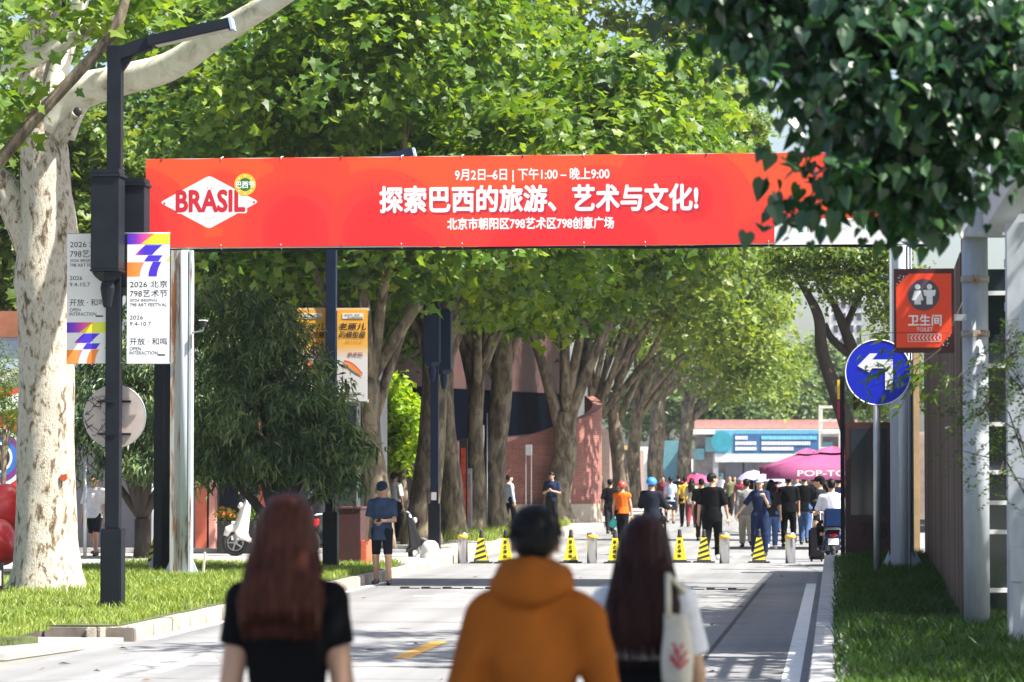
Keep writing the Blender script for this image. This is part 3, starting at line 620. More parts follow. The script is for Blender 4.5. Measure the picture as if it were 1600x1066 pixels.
mb = MB(); limb(mb, [(70, 200), (92, 110), (118, 30), (140, -50)], [Y0+.2, Y0+.3, Y0+.5, Y0+.6], [.17, .14, .12, .1], 12, 12); mb.build('limb', M['bark_white'], t)
mb = MB(); limb(mb, [(5, 120), (30, 100), (75, 80), (130, 52), (170, 25), (200, -15)], [Y0-1.2]*6, [.13, .125, .115, .1, .08, .06], 7, 12); mb.build('limb', M['bark_white'], t)
mb = MB(); limb(mb, [(-30, 280), (0, 250), (60, 180), (130, 105), (180, 45), (200, -20)], [Y0-3.5]*6, [.085, .085, .08, .075, .07, .06], 8, 12); mb.build('limb', M['bark_mid'], t)
mb = MB(); limb(mb, [(55, 380), (25, 330), (5, 290), (-40, 260)], [Y0]*4, [.3, .22, .2, .17], 9, 14); mb.build('limb', M['bark_plane'], t)
mb = MB(); limb(mb, [(95, 215), (112, 188), (120, 176)], [Y0-.25, Y0-.4, Y0-.5], [.12, .085, .07], 10, 12); mb.ell(at(121, 175, Y0-.52), (.066, .03, .066), mi=1); mb.build('sawn_stub', [M['bark_plane'], M['black']], t)
spot = at(99, 746, Y0-.325); MB().prism([(spot.x-.045, spot.z-.03), (spot.x+.01, spot.z-.055), (spot.x+.05, spot.z-.01), (spot.x+.04, spot.z+.05), (spot.x-.01, spot.z+.035), (spot.x-.035, spot.z+.045)], spot.y, spot.y+.05).build('red_paint_spot', mat('red paint spot', (.6, .08, .03)), t)
P = []; g = np.random.default_rng(4)
for x, y, Y in ((15, 20, 40), (45, 5, 41), (85, 15, 41), (100, 55, 42), (25, 90, 40), (8, 150, 39.5), (40, 145, 39.5), (20, 180, 40), (120, 15, 41), (175, 35, 40.5), (205, 15, 40.5), (235, 30, 41), (60, 55, 42), (150, -5, 41), (5, 60, 39), (215, -15, 40), (260, -10, 41), (180, 50, 40.5), (0, 210, 40)):
    c = at(x, y, Y); P.append(np.array(c)+g.normal(size=(26, 3))*np.array([.2, .5, .16]))
for cx, cy, cz, r in ((-12.5, Y0, 11, 3.6), (-10, Y0-3, 11.5, 3), (-9, Y0+2, 12.3, 3), (-14, Y0-3, 10.5, 3)):
    q, _, _, _ = crown_pts([(cx, cy, cz, r, r, r*.55)], 90, 30, .5, abs(int(cx*10+99))); P.append(q)
P = np.concatenate(P); leaves('crown', P, np.array([0, -.25, .8])+.6*g.normal(size=P.shape), .21*g.uniform(.6, 1.2, len(P)), PLANE, g.normal(.6, .22, len(P)), LF['plane'], t)
def pb(lst, Y, dy=1.0): return [(*at(x, y, Y), a*Y/F, max(a*Y/F*.8, dy), b*Y/F) for x, y, a, b in lst]
# the row of plane trees along the left pavement
# (trunk pixel, Y, radius, fork height, crown blobs relative to the trunk)
ROW = [(588, 67, .30, 3.6, 1, 'behind the dark peach trees with a low forked trunk'),
       (660, 73, .36, 5.2, 2, 'just left of the third lamp post in deep shade'),
       (702, 79, .33, 5.0, 3, 'just right of the third lamp post'),
       (737, 84, .27, 4.4, 4, 'beside the red and white hanging flag'),
       (774, 87, .36, 5.8, 5, 'with the thick pale trunk by the yellow cones'),
       (872, 104, .46, 3.6, 6, 'in front of the curved brick wall, forked low'),
       (932, 121, .34, 4.5, 7, 'just beyond the curved brick wall'),
       (968, 133, .36, 5.0, 8, 'behind the rider in the orange vest'),
       (990, 148, .36, 5.0, 9, 'between the orange vest rider and the blue helmet'),
       (1031, 168, .5, 5.5, 10, 'with the reddish brown trunk beyond the blue helmet'),
       (1074, 195, .5, 6.0, 11, 'farthest of the row, above the far crowd')]
GRP = 'plane trees in a row along the left pavement'
for px, Y, r, fh, sd, lab in ROW:
    base = Vector((at(px, 800, Y).x, Y, GZ)); t = thing('plane_tree', 'plane tree ' + lab, 'tree', base, GRP); g = random.Random(sd*7)
    far = Y > 110; out = 0 if Y < 90 else (1.6 if Y < 110 else 2.4)
    cz = 9.3 if Y < 80 else 10
    blobs = []
    for k in range(7):
        a = k*.9+sd; d = 2.6+.8*math.sin(sd+k*2)
        blobs.append((base.x+out+math.cos(a)*d, Y+math.sin(a)*d*.9, cz+g.uniform(-2.2, 2.6), g.uniform(1.9, 2.7), g.uniform(1.8, 2.5), g.uniform(1.5, 2.2)))
    blobs.append((base.x+out, Y, cz+3.2, 2.8, 2.8, 2.3))
    if Y > 90: blobs += [(base.x+out+2.6, Y-1, 8.5, 2.2, 2.2, 1.8), (base.x+out+1.5, Y+1, 13.6, 2.4, 2.4, 2.2), (base.x+out+3.2, Y, 6.6, 1.7, 1.9, 1.3)]
    if 100 < Y < 125: blobs += pb([(1090, 60, 90, 80), (1140, 165, 55, 80), (1165, 235, 45, 50), (1110, 10, 80, 60), (1000, 0, 110, 75), (910, 10, 90, 60)] if Y < 110 else [(1150, 90, 50, 60), (1185, 190, 32, 45), (1195, 470, 40, 60), (1180, 560, 45, 50), (1120, 600, 70, 45)], Y, 1.6)
    if Y < 90: blobs += [(base.x+4.6, Y, 8.6, 2.2, 2.4, 1.2), (base.x+5.2, Y+2, 10, 2.0, 2.4, 1.2), (base.x+1.5, Y-1.5, 6.6, 2.1, 2.0, 1.2), (base.x+3.0, Y+1, 7.4, 1.9, 1.9, 1.2), (base.x-2.5, Y-1, 6.3, 2, 2, 1.2)]
    tg = [b[:3] for b in blobs[:7]]
    mb, pts, rad = trunk_mb(base, fh, r, (g.uniform(-.25, .3), g.uniform(-.3, .3)), sd=sd, targets=tg)
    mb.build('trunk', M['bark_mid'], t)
    nc = 900 if Y < 90 else 640 if Y < 125 else 330
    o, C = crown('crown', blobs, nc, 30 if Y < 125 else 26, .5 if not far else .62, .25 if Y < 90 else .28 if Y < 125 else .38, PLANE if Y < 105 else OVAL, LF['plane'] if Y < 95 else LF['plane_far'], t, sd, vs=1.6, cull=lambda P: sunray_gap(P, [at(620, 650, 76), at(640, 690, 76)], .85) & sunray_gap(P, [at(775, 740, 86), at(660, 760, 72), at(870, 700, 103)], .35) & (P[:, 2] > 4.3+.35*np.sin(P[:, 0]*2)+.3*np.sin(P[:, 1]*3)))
    if Y < 110: twigs(C, [Vector(b[:3]) for b in blobs], .03, sd, 70).build('twigs', M['bark_mid'], t)['kind'] = 'stuff'
# the two peach trees
for px, py, lab, sd, blobs, tx in ((222, 872, 'dark narrow leaved peach tree with a black V shaped trunk behind the first lamp post', 21, [(250, 640, 150, 110), (180, 640, 110, 95), (330, 600, 100, 100), (200, 560, 80, 70), (270, 720, 110, 45), (140, 690, 60, 60), (150, 590, 70, 80), (300, 650, 85, 80), (230, 700, 90, 50)], 0),
                                   (430, 868, 'dark narrow leaved peach tree spreading in front of the yellow banners', 22, [(400, 560, 110, 95), (400, 660, 150, 85), (478, 620, 80, 80), (350, 480, 70, 55), (500, 690, 85, 50), (430, 715, 110, 40), (325, 690, 70, 55), (530, 745, 50, 30)], 0)):
    base = gnd(px, py, GZ); base.y = min(base.y, 53.0) if sd == 22 else base.y
    if sd == 22: base = Vector((at(px, 870, 52.5).x, 52.5, GZ))
    t = thing('peach_tree', lab, 'tree', base, 'peach trees on the verge'); s_ = base.y/F
    bl = []
    for x, y, a, b in blobs: c = at(x, y, base.y+.2*math.sin(x)); bl.append((c.x, c.y, c.z, a*s_*.92, max(a, 70)*s_*.75, b*s_*1.0))
    mb = MB(); fk = base+Vector((0, 0, .75))
    mb.tube([base-Vector((0, 0, .1)), base+Vector((0, 0, .3)), fk], [.19, .15, .15], 12, wob=.08, sd=sd)
    g = random.Random(sd)
    for c in bl:
        c = Vector(c[:3]); mid = fk.lerp(c, .5)+Vector((0, g.uniform(-.2, .2), -.12)); q = [fk.lerp(mid, k/5).lerp(mid.lerp(c, k/5), k/5) for k in range(6)]; mb.tube(q, [.085*(1-.8*k/5)+.01 for k in range(6)], 8, wob=.08, sd=sd)
    mb.build('trunk', M['bark_dark'], t)
    o, C = crown('crown', bl, 470, 40, .21, .2, LANCE, LF['peach'], t, sd, shell=.6, tip=np.array([0, -.2, -1.0]), vs=1.7)
    twigs(C, [Vector(b[:3]) for b in bl], .014, sd, 90).build('twigs', M['bark_dark'], t)['kind'] = 'stuff'
def small_tree(name, lab, base, blobs, m, sd, clumps=200, per=24, rad=.4, size=.16, tmpl=OVAL, grp=None, bark='bark_mid', r=.12, cat='tree'):
    t = thing(name, lab, cat, base, grp); h = max(.5, min(b[2]-b[5] for b in blobs)-base[2]+.3)
    mb, p, q = trunk_mb(base, h, r, sd=sd, targets=[b[:3] for b in blobs[:6]]); mb.build('trunk', M[bark], t); return crown('crown', blobs, clumps, per, rad, size, tmpl, m, t, sd)[0]
small_tree('maple_tree', 'bright lime green young tree glowing between the row trunks', (at(628, 800, 76).x, 76, GZ), pb([(615, 650, 36, 38), (635, 700, 28, 28), (605, 615, 30, 28), (643, 655, 18, 26), (600, 700, 26, 30)], 76, .7), LF['bright'], 31, 220, 26, .25, .2)
# greenery at far left
small_tree('street_tree', 'sunlit loose tree behind the huge plane trunk at the left edge', (at(10, 800, 74).x, 74, GZ), pb([(20, 380, 90, 70), (110, 310, 70, 90), (150, 210, 70, 80), (20, 470, 60, 40), (-60, 300, 120, 120), (140, 400, 60, 70), (40, 240, 80, 80)], 74, 1.2), LF['plane_far'], 32, 330, 26, .5, .24, PLANE, r=.2)
small_tree('street_tree', 'leafy sapling in front of the blue white wall at the left edge', (at(5, 860, 60).x, 60, GZ), pb([(8, 590, 40, 50), (15, 660, 30, 30), (-30, 620, 40, 60)], 60, .5), LF['plane'], 33, 110, 24, .25, .13, LANCE, r=.06)
small_tree('street_tree', 'tall dense tree rising behind the left shops', (-19, 92, GZ), [(-19, 92, 9, 4.5, 4, 3.5), (-16.5, 90, 12, 4, 4, 3.5), (-21, 92, 14, 5, 4, 4), (-15, 93, 16, 4, 4, 3.5), (-13.5, 95, 9.5, 3, 3, 2.6)], LF['plane'], 34, 620, 26, .6, .34, PLANE, r=.3)
# right: leaning tree over the kiosk, distant trees
b = Vector((at(1332, 800, 84).x, 84, 0)); t = thing('locust_tree', 'leaning dark trunked locust tree with fine leaves beyond the blue arrow sign', 'tree', b)
mb = MB(); limb(mb, [(1345, 800), (1330, 690), (1308, 620), (1285, 550), (1280, 500), (1262, 460), (1235, 420)], [84]*7, [.26, .24, .2, .16, .14, .1, .05], 41)
limb(mb, [(1345, 640), (1335, 560), (1318, 510), (1300, 470), (1275, 430)], [84.3]*5, [.2, .17, .13, .08, .04], 42); limb(mb, [(1335, 560), (1300, 530), (1290, 505)], [84.3]*3, [.12, .1, .05], 43); limb(mb, [(1320, 515), (1345, 460), (1380, 420)], [84.4]*3, [.1, .08, .04], 44)
mb.build('trunk', M['bark_dark'], t)
crown('crown', pb([(1260, 425, 60, 40), (1330, 430, 70, 50), (1395, 450, 55, 60), (1300, 395, 70, 30), (1240, 400, 40, 30), (1400, 540, 40, 50), (1385, 400, 60, 60), (1380, 600, 30, 50)], 84, .9), 420, 34, .32, .15, OVAL, LF['plane_far'], t, 45, .9, flat=.45)
for i, (px, Y, lab, bl) in enumerate(((1240, 250, 'hazy distant tree above the red roof, left of the lattice tower', [(1235, 600, 34, 45), (1215, 640, 30, 30), (1250, 640, 25, 30)]), (1285, 270, 'hazy distant tree above the red roof, behind the lattice tower', [(1280, 580, 36, 50), (1300, 630, 40, 40), (1320, 590, 40, 40)]),
                                   (1150, 240, 'hazy distant tree peeping over the blue street banner', [(1150, 650, 40, 25), (1115, 640, 40, 40), (1185, 650, 30, 22)]), (1040, 250, 'hazy distant tree left of the blue street banner, behind the far trunks', [(1040, 620, 60, 45), (985, 640, 50, 40), (1080, 640, 30, 40)]), (1400, 280, 'hazy distant tree behind the locust trunk', [(1390, 600, 60, 60), (1360, 640, 40, 50)]))):
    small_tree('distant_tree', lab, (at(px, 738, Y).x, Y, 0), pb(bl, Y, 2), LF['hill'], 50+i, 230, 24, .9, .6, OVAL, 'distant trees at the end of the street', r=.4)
# ------------------------------------------------------------------ lamp posts with their banners
def housing(mb, x, y, z0, z1, w):           # the boxed lantern column that hangs on a lamp post
    mb.bb(x-w/2, x+w/2, y-w/2, y+w/2, z0+.12, z1-.1); mb.bb(x-w*.56, x+w*.56, y-w*.56, y+w*.56, z1-.1, z1-.06); mb.bb(x-w*.5, x+w*.5, y-w*.5, y+w*.5, z1-.06, z1)
    mb.bb(x-w*.53, x+w*.53, y-w*.53, y+w*.53, z0+.09, z0+.12)
    mb.tube([(x, y, z0+.09), (x, y, z0+.03), (x, y, z0-.02)], [w*.6, w*.45, w*.26], 4, sm=False)
    mb.tube([(x, y, z0-.02), (x, y, z0-.1), (x, y, z0-.33)], [.075, .09, .05], 8, sm=False)
def lamp(loc, label, pc, lan=True, ex=0):
    x, y, z = loc; t = thing('street_lamp', label, 'street lamp', loc, 'black street lamps along the verge'); m = M[pc]
    MB().bb(x-.125, x+.125, y-.125, y+.125, z-.02, z+.98).build('base_box', M['pole'], t, bevel=.012)
    MB().bb(x-.085, x+.085, y-.085, y+.085, z+.98, z+ex+6.75).build('pole', m, t, bevel=.01)
    z += ex; mb = MB(); mb.beam((x-.05, y, z+6.62), (x+.42, y, z+6.78), .155, .16); mb.beam((x+.4, y, z+6.79), (x+1.4, y, z+7.0), .22, .13); mb.beam((x+.05, y, z+6.45), (x+.2, y, z+6.66), .1, .08); mb.build('arm', m, t, bevel=.01)
    MB().beam((x+.5, y, z+6.742), (x+1.38, y, z+6.925), .17, .012).build('lamp_diffuser', mat('lamp diffuser', (.6, .56, .52), .4), t)
    MB().beam((x+1.4, y, z+6.99), (x+1.43, y, z+6.997), .23, .15).build('end_cap', mat('end cap grey', (.3, .4, .55), .4), t); z -= ex
    if not lan: return t
    mb = MB(); housing(mb, x-.02, y-.27, z+3.93, z+5.24, .335); mb.build('lantern', m, t, bevel=.008)
    mb = MB(); housing(mb, x+.16, y+.3, z+3.78, z+5.18, .335); mb.build('lantern', m, t, bevel=.008)
    mb = MB()
    for zz in (4.1, 5.0): MB().bb(x-.1, x+.08, y-.12, y+.2, z+zz, z+zz+.05).build('bracket', M['galv'], t); return t
L1 = gnd(176, 955, GZ)
lamp(L1, 'nearest black street lamp, with the festival banners and the bare round sign back', 'pole')
L2 = Vector((at(517, 800, 53.5).x, 53.5, GZ)); lamp(L2, 'black street lamp carrying the yellow banners behind the red gantry', 'pole_blue', False, .06)
L3 = Vector((at(679, 800, 68.5).x, 68.5, GZ)); t3 = lamp(L3, 'black street lamp standing by the round white concrete bollard', 'pole_blue')
MB().bb(L3.x-.06, L3.x+.05, L3.y-.11, L3.y-.085, GZ+1.05, GZ+1.22).build('warning_label', M['offwhite'], t3)
# festival banners
def gradmat(name, stops, axis=0, lo=0, hi=1, diag=0):
    m, nt, p = nodes(name); t = nt.nodes.new('ShaderNodeTexCoord'); s = nt.nodes.new('ShaderNodeSeparateXYZ'); nt.links.new(t.outputs['Object'], s.inputs[0])
    q = N(nt, 'ShaderNodeMath', _operation='MULTIPLY_ADD'); nt.links.new(s.outputs[2], q.inputs[0]); q.inputs[1].default_value = diag; nt.links.new(s.outputs[axis], q.inputs[2])
    r = N(nt, 'ShaderNodeMapRange'); nt.links.new(q.outputs[0], r.inputs[0]); r.inputs[1].default_value = lo; r.inputs[2].default_value = hi
    nt.links.new(ramp(nt, r.outputs[0], stops), p.inputs['Base Color']); p.inputs['Roughness'].default_value = .55; return m
BL, PK, OR, YE = (.06, .02, .55), (.75, .06, .35), (.85, .22, .03), (.78, .72, .03)
ART = [M['white'], gradmat('violet to orange print', [(0, BL), (.25, (.2, .03, .5)), (.55, PK), (.85, OR)], 0, -.25, .12), gradmat('blue print', [(0, PK), (.2, (.2, .03, .5)), (.4, BL), (1, (.05, .03, .6))], 0, -.16, .12),
       gradmat('yellow print', [(0, (.8, .5, .03)), (.5, YE), (1, (.6, .72, .05))], 0, -.1, .25), gradmat('orange print', [(0, OR), (.6, (.9, .3, .06)), (1, PK)], 0, -.25, -.02), gradmat('orange to blue print', [(0, OR), (.35, PK), (.7, BL)], 0, -.03, .15, .4)]
def art(mb, x0, z0, w, y):               # four rows cut by sweeping arcs
    def arc(k, t): return k+.85*t**1.9
    rows = [(0, .29), (.29, .47), (.47, .67), (.67, 1.0)]
    def patch(ka, kb, ta, tb, mi, yy):
        n = 8; A = [(arc(ka, ta+(tb-ta)*i/n) if ka is not None else 0, ta+(tb-ta)*i/n) for i in range(n+1)]; B = [(arc(kb, ta+(tb-ta)*i/n) if kb is not None else 1, ta+(tb-ta)*i/n) for i in range(n+1)]
        q = [(min(max(u, 0), 1), v) for u, v in A+B[::-1]]; mb.add([(x0+u*w, yy, z0+v*w) for u, v in q], [tuple(range(len(q)))], mi)
    patch(None, .3, 0, .33, 4, y); patch(.5, .7, 0, .34, 5, y)
    patch(.28, .62, .35, .49, 2, y); patch(.8, None, .35, .49, 3, y-.0005)
    patch(-.04, .36, .5, .73, 2, y)
    patch(None, -.18, .75, 1.0, 1, y); patch(-.18, None, .75, 1.0, 3, y-.0005)
FEST = [('2026 北京', .09), ('798艺术节', .2), ('2026 BEIJING', .285), ('798 ART FESTIVAL', .335), ('2026', .485), ('9.4-10.7', .56), ('开放 · 和鸣', .77), ('OPEN', .855), ('INTERACTION', .905)]
def fest(px0, px1, py0, py1, Y, label, top):
    a, b = at(px0, py0, Y), at(px1, py1, Y); w = b.x-a.x; h = a.z-b.z; t = thing('festival_banner', label, 'banner', ((a.x+b.x)/2, Y, (a.z+b.z)/2), 'white festival banners')
    mb = MB(); n = 10                      # vinyl, with a slight billow
    for i in range(n):
        for sd in (0, 1): pass
    g = [(a.x+w*i/n, b.z+h*j/20) for j in range(21) for i in range(n+1)]; f = lambda x, z: Y
    mb.add([(x, f(x, z), z) for x, z in g]+[(x, f(x, z)+.006, z) for x, z in g], [(j*(n+1)+i, j*(n+1)+i+1, (j+1)*(n+1)+i+1, (j+1)*(n+1)+i) for j in range(20) for i in range(n)]+[(231+(j+1)*(n+1)+i, 231+(j+1)*(n+1)+i+1, 231+j*(n+1)+i+1, 231+j*(n+1)+i) for j in range(20) for i in range(n)], 0, True)
    mb.build('vinyl', M['white'] if top else M['offwhite'], t)
    A = MB(); art(A, a.x, a.z-w if top else b.z, w, Y-.001); A.build('print', ART, t); T = MB(); hh = h-w
    for s, fr in FEST:
        zc = (a.z-w-fr*hh*.97) if top else (a.z-.03-fr*hh*.97)
        ht = {'2026 北京': .085, '798艺术节': .09, '开放 · 和鸣': .085}.get(s, .04 if s[0] not in '29' or 'BEI' in s else .048); wd_ = {'2026 北京': .88, '798艺术节': .88, '2026 BEIJING': .64, '798 ART FESTIVAL': .87, '2026': .31, '9.4-10.7': .5, '开放 · 和鸣': .88, 'OPEN': .27, 'INTERACTION': .66}[s]*w
        if s == '798 ART FESTIVAL': ht = .04
        T.text(s, a.x+.035+wd_/2, zc, wd_, ht, Y-.001, 0, .004)
    T.bb(b.x-.14, b.x-.05, Y-.001, Y-.0004, (a.z-w-.905*hh if top else a.z-.03-.905*hh)-.006, (a.z-w-.905*hh if top else a.z-.03-.905*hh)+.012)
    T.build('lettering', M['ink'], t)
    R_ = MB(); xe = L1.x
    for zz in (a.z+.0, b.z+.005): R_.cyl((min(a.x, xe), Y+.02, zz), (max(b.x, xe), Y+.02, zz), .011, n=8)
    R_.build('rod', M['galv'], t)
fest(105, 167, 366, 568, L1.y-.03, 'greyish white festival banner with its colour print at the bottom, left of the lamp post', False)
fest(199, 264.5, 365, 568, L1.y-.03, 'bright white festival banner with its colour print at the top, right of the lamp post', True)
# bare round sign back with scribbles
c = at(179.5, 651, L1.y+.13); t = thing('round_sign', 'bare metal back of a round traffic sign with black scribbles on the lamp post', 'traffic sign', c); rr = 50*L1.y/F
MB().cyl(c+Vector((0, -.006, 0)), c+Vector((0, .006, 0)), rr, n=48, sm=False).build('plate', M['alu_back'], t, bevel=.003)
MB().torus(c, rr, .008, 'Y', 48, 6).build('rim', M['galv'], t)
for dz in (.18, -.21): mb = MB(); mb.bb(c.x-.2, c.x+.2, c.y-.03, c.y-.008, c.z+dz-.012, c.z+dz+.012); mb.bb(c.x-.12, c.x+.06, L1.y-.1, L1.y-.09, c.z+dz-.016, c.z+dz+.016); mb.build('clamp', M['pole'], t)
g = random.Random(5); mb = MB()
for k in range(15):
    p = Vector((c.x-.33+g.random()*.2, c.y-.011, c.z-.22+g.random()*.42)); q = [p]
    for _ in range(3): q.append(q[-1]+Vector((g.uniform(-.09, .09), 0, g.uniform(-.09, .09))))
    for u, v in zip(q, q[1:]):
        if (u-v).length > .01: mb.beam(u, v, .004, .006)
mb.build('scribble', M['ink'], t)
# yellow banners on the second lamp
def yb(px0, px1, label):
    Y = L2.y-.03; a, b = at(px0, 484, Y), at(px1, 627, Y); w, h = b.x-a.x, a.z-b.z; t = thing('toy_shop_banner', label, 'banner', ((a.x+b.x)/2, Y, (a.z+b.z)/2), 'yellow and white banners on the second lamp')
    m = gradmat('yellow to white print', [(0, (.72, .72, .74)), (.47, (.74, .72, .7)), (.6, (.82, .45, .08)), (1, (.85, .42, .03))], 2, -h/2, h/2)
    MB().bb(a.x, b.x, Y, Y+.008, b.z, a.z).build('vinyl', m, t); R_ = MB()
    for zz in (a.z, b.z): R_.bb(min(a.x-.03, L2.x), max(b.x+.02, L2.x), Y+.009, Y+.03, zz-.02, zz+.03)
    R_.build('rod', mat('banner rod', (.6, .5, .4), .5), t)
    T = MB(); cx = (a.x+b.x)/2; z = lambda f: a.z-f*h
    T.bb(cx-w*.33, cx+w*.36, Y-.005, Y-.003, z(.1), z(.04), 1); T.text('新世代 · 积木', cx, z(.06), w*.5, .03, Y-.008, 0, .006); T.text('积木模型体验店', cx+.05, z(.087), w*.5, .03, Y-.008, 0, .006)
    T.text('老原儿', cx, z(.185), w*.88, .12, Y-.006, 0, .018, .1); T.text('的模型屋', cx, z(.275), w*.86, .1, Y-.006, 0, .016, .1); T.text('10.1-12.31', cx+.03, z(.35), w*.55, .035, Y-.006, 2, .01); T.text('来来玩', cx+.05, z(.49), w*.5, .075, Y-.006, 3, .015)
    for i in range(4): T.bb(a.x+.03, a.x+w*(.8-.1*i), Y-.006, Y-.005, z(.915+.018*i), z(.907+.018*i), 0)
    for k, (mi, o_) in enumerate(((4, 0), (5, .035))):
        n = 14; C_ = [(cx-w*.28+w*.62*i/n, z(.56+o_*.6)-w*.42*(i/n)**1.3) for i in range(n+1)]; T.add([(x, Y-.006-.001*k, zz+.035*math.sin(math.pi*i/n)+.01) for i, (x, zz) in enumerate(C_)]+[(x, Y-.006-.001*k, zz-.04*math.sin(math.pi*i/n)-.01) for i, (x, zz) in list(enumerate(C_))[::-1]], [tuple(range(2*n+2))], mi)
    T.build('print', [M['ink'], M['white'], mat('red print', (.6, .08, .03)), mat('plum print', (.25, .02, .12)), mat('sausage red print', (.7, .1, .04)), mat('sausage orange print', (.8, .3, .08))], t)
yb(464, 510, 'yellow and white shop banner left of the second lamp, half behind peach leaves'); yb(527, 574, 'yellow and white shop banner right of the second lamp, showing the red sausage shape')

# ------------------------------------------------------------------ the red gantry
GY = 49.3; gl = gnd(283, 920, GZ); GB = 3.2
t = thing('gantry', 'steel street gantry that carries the long red banner', 'gantry', (at(283, 900, GY).x, GY, GZ))
M['rust_heavy'] = rustmat('rusted flange', (.42, .42, .4), (.22, .075, .02), .47, (5, 5, .35)); M['rust_post'] = rustmat('pale blue post with rust', (.5, .55, .6), amount=.56); M['grey_post'] = rustmat('blue grey post', (.46, .5, .56), amount=.72)
def post(px, Y, base_z, m, wd_=.34, top=None):
    x = at(px, 800, Y).x; zt = top or at(800, 388, Y).z; mb = MB()
    mb.bb(x-wd_/2, x+.03, Y-.1, Y+.1, base_z, zt); mb.cyl((x+.06, Y-.06, base_z), (x+.06, Y-.06, zt), .085, n=16); mb.bb(x+.13, x+wd_/2, Y-.14, Y+.06, base_z, zt)
    mb.m[:6] = [1]*6; p = mb.build('post', [m, M['rust_heavy'] if m == M['rust_post'] else m], t); q = MB(); q.bb(x-.3, x+.3, Y-.28, Y+.28, base_z-.03, base_z+.03)
    for s in (-1, 1): q.prism([(x+s*.17, base_z+.03), (x+s*.29, base_z+.03), (x+s*.17, base_z+.3)], Y-.02, Y+.02)
    for s in (-1, 1):
        for u in (-1, 1): q.cyl((x+s*.24, Y+u*.22, base_z+.03), (x+s*.24, Y+u*.22, base_z+.07), .025, n=6)
    q.build('base_plate', M['grey_post'], t); return x
xl = post(284, GY, GZ, M['rust_post']); post(256, GY+2.0, GZ, M['pole'], .3); xr = post(1406, GY+.05, LZ, M['grey_post'], .28); post(1412, GY+2.0, LZ, M['grey_post'], .26)
A, B = at(228, 249, GY), at(1464, 385, GY); zt, zb = A.z, at(228, 388, GY).z
mb = MB()
for yy, zz_ in ((GY+.06, zb+.08), (GY+GB, zb+.5)):
    for zz in (zt-.06, zz_): mb.bb(A.x+.02, B.x-.02, yy, yy+.1, zz-.05, zz+.05)
mb.build('chord', M['galv'], t); mb = MB(); k = 0; x = A.x+.1
while x < B.x-.9:
    mb.beam((x, GY+.11, zb+.1), (x+.85, GY+.11, zt-.1), .05, .05); x += .9
mb.build('lattice', M['galv'], t)
MB().bb(A.x+.03, B.x-.03, GY+.17, GY+GB-.01, zt-.008, zt+.012).build('shade_sheet', M['galv'], t)  # unseen sheet added on top so the gantry casts a wide shadow band
bn = thing('event_banner', 'long red event banner with white lettering spanning the street on its gantry', 'banner', ((A.x+B.x)/2, GY, (zt+zb)/2)); W = B.x-A.x; Hh = zt-zb
m, nt, p = nodes('red banner print'); tc = nt.nodes.new('ShaderNodeTexCoord'); sp = nt.nodes.new('ShaderNodeSeparateXYZ'); nt.links.new(tc.outputs['Object'], sp.inputs[0])
mp = nt.nodes.new('ShaderNodeMapping'); mp.inputs['Scale'].default_value = (.9, .5, .9); mp.inputs['Rotation'].default_value = (0, R(35), 0); nt.links.new(tc.outputs['Object'], mp.inputs[0])
vo = N(nt, 'ShaderNodeTexVoronoi', Scale=.8, _feature='F1'); nt.links.new(mp.outputs[0], vo.inputs['Vector'])
ad = N(nt, 'ShaderNodeMath', _operation='MULTIPLY_ADD'); nt.links.new(sp.outputs[2], ad.inputs[0]); ad.inputs[1].default_value = .3; nt.links.new(vo.outputs['Distance'], ad.inputs[2])
nt.links.new(ramp(nt, ad.outputs[0], [(.1, (.7, .014, .02)), (.3, (.73, .018, .022)), (.315, (.76, .03, .026)), (.5, (.77, .032, .024)), (.515, (.78, .042, .022)), (.72, (.79, .046, .02)), (.735, (.8, .075, .02))]), p.inputs['Base Color']); p.inputs['Roughness'].default_value = .5
bp = N(nt, 'ShaderNodeBump', Strength=.3, Distance=.03); nz = N(nt, 'ShaderNodeTexNoise', Scale=1.6, Detail=3.0); nt.links.new(tc.outputs['Object'], nz.inputs['Vector']); nt.links.new(nz.outputs[0], bp.inputs['Height']); nt.links.new(bp.outputs[0], p.inputs['Normal'])
mb = MB(); nx = 60
def sag(u): return .018*math.sin(u*9)+.012*math.sin(u*23+1)
V_ = [(A.x+W*i/nx, GY+0, zb+sag(i/nx)*.6+(Hh-sag(i/nx)*.6)*j/6+(.006*math.sin(i*1.3) if j == 6 else 0)) for j in range(7) for i in range(nx+1)]
mb.add(V_, [(j*(nx+1)+i, j*(nx+1)+i+1, (j+1)*(nx+1)+i+1, (j+1)*(nx+1)+i) for j in range(6) for i in range(nx)], 0, True)
tie = 0; x = A.x+.25
while x < B.x:                          # cord ties at the eyelets along both edges
    q = MB(); q.tube([(x, GY-.004, zt-.035), (x, GY-.006, zt+.012), (x+.02, GY+.07, zt+.03)], .006, 6); q.tube([(x, GY-.004, zb+.05), (x+.01, GY+.03, zb-.03), (x-.02, GY+.1, zb+.01)], .006, 6); q.build('cord_tie', M['offwhite'] if tie % 3 else M['black'], bn); x += .95; tie += 1
MB().tube([(A.x+W*i/24, GY+.09, zb-.028-.012*math.sin(i*.9)) for i in range(25)], .022, 8).build('bottom_pipe', M['pole'], t)
e = MB(); e.bb(A.x, A.x+.012, GY+.014, GY+.3, zb, zt); e.bb(B.x-.012, B.x, GY+.014, GY+.3, zb, zt); e.bb(A.x, B.x, GY+.014, GY+.06, zb-.008, zb+.004); e.bb(A.x, B.x, GY+.014, GY+.06, zt-.004, zt+.006)
mb.build('vinyl', m, bn); e.build('hem', M['offwhite'], bn)
MB().bb(A.x, B.x, GY+GB+.11, GY+GB+.125, zb+.42, zt).build('back_vinyl', m, bn)
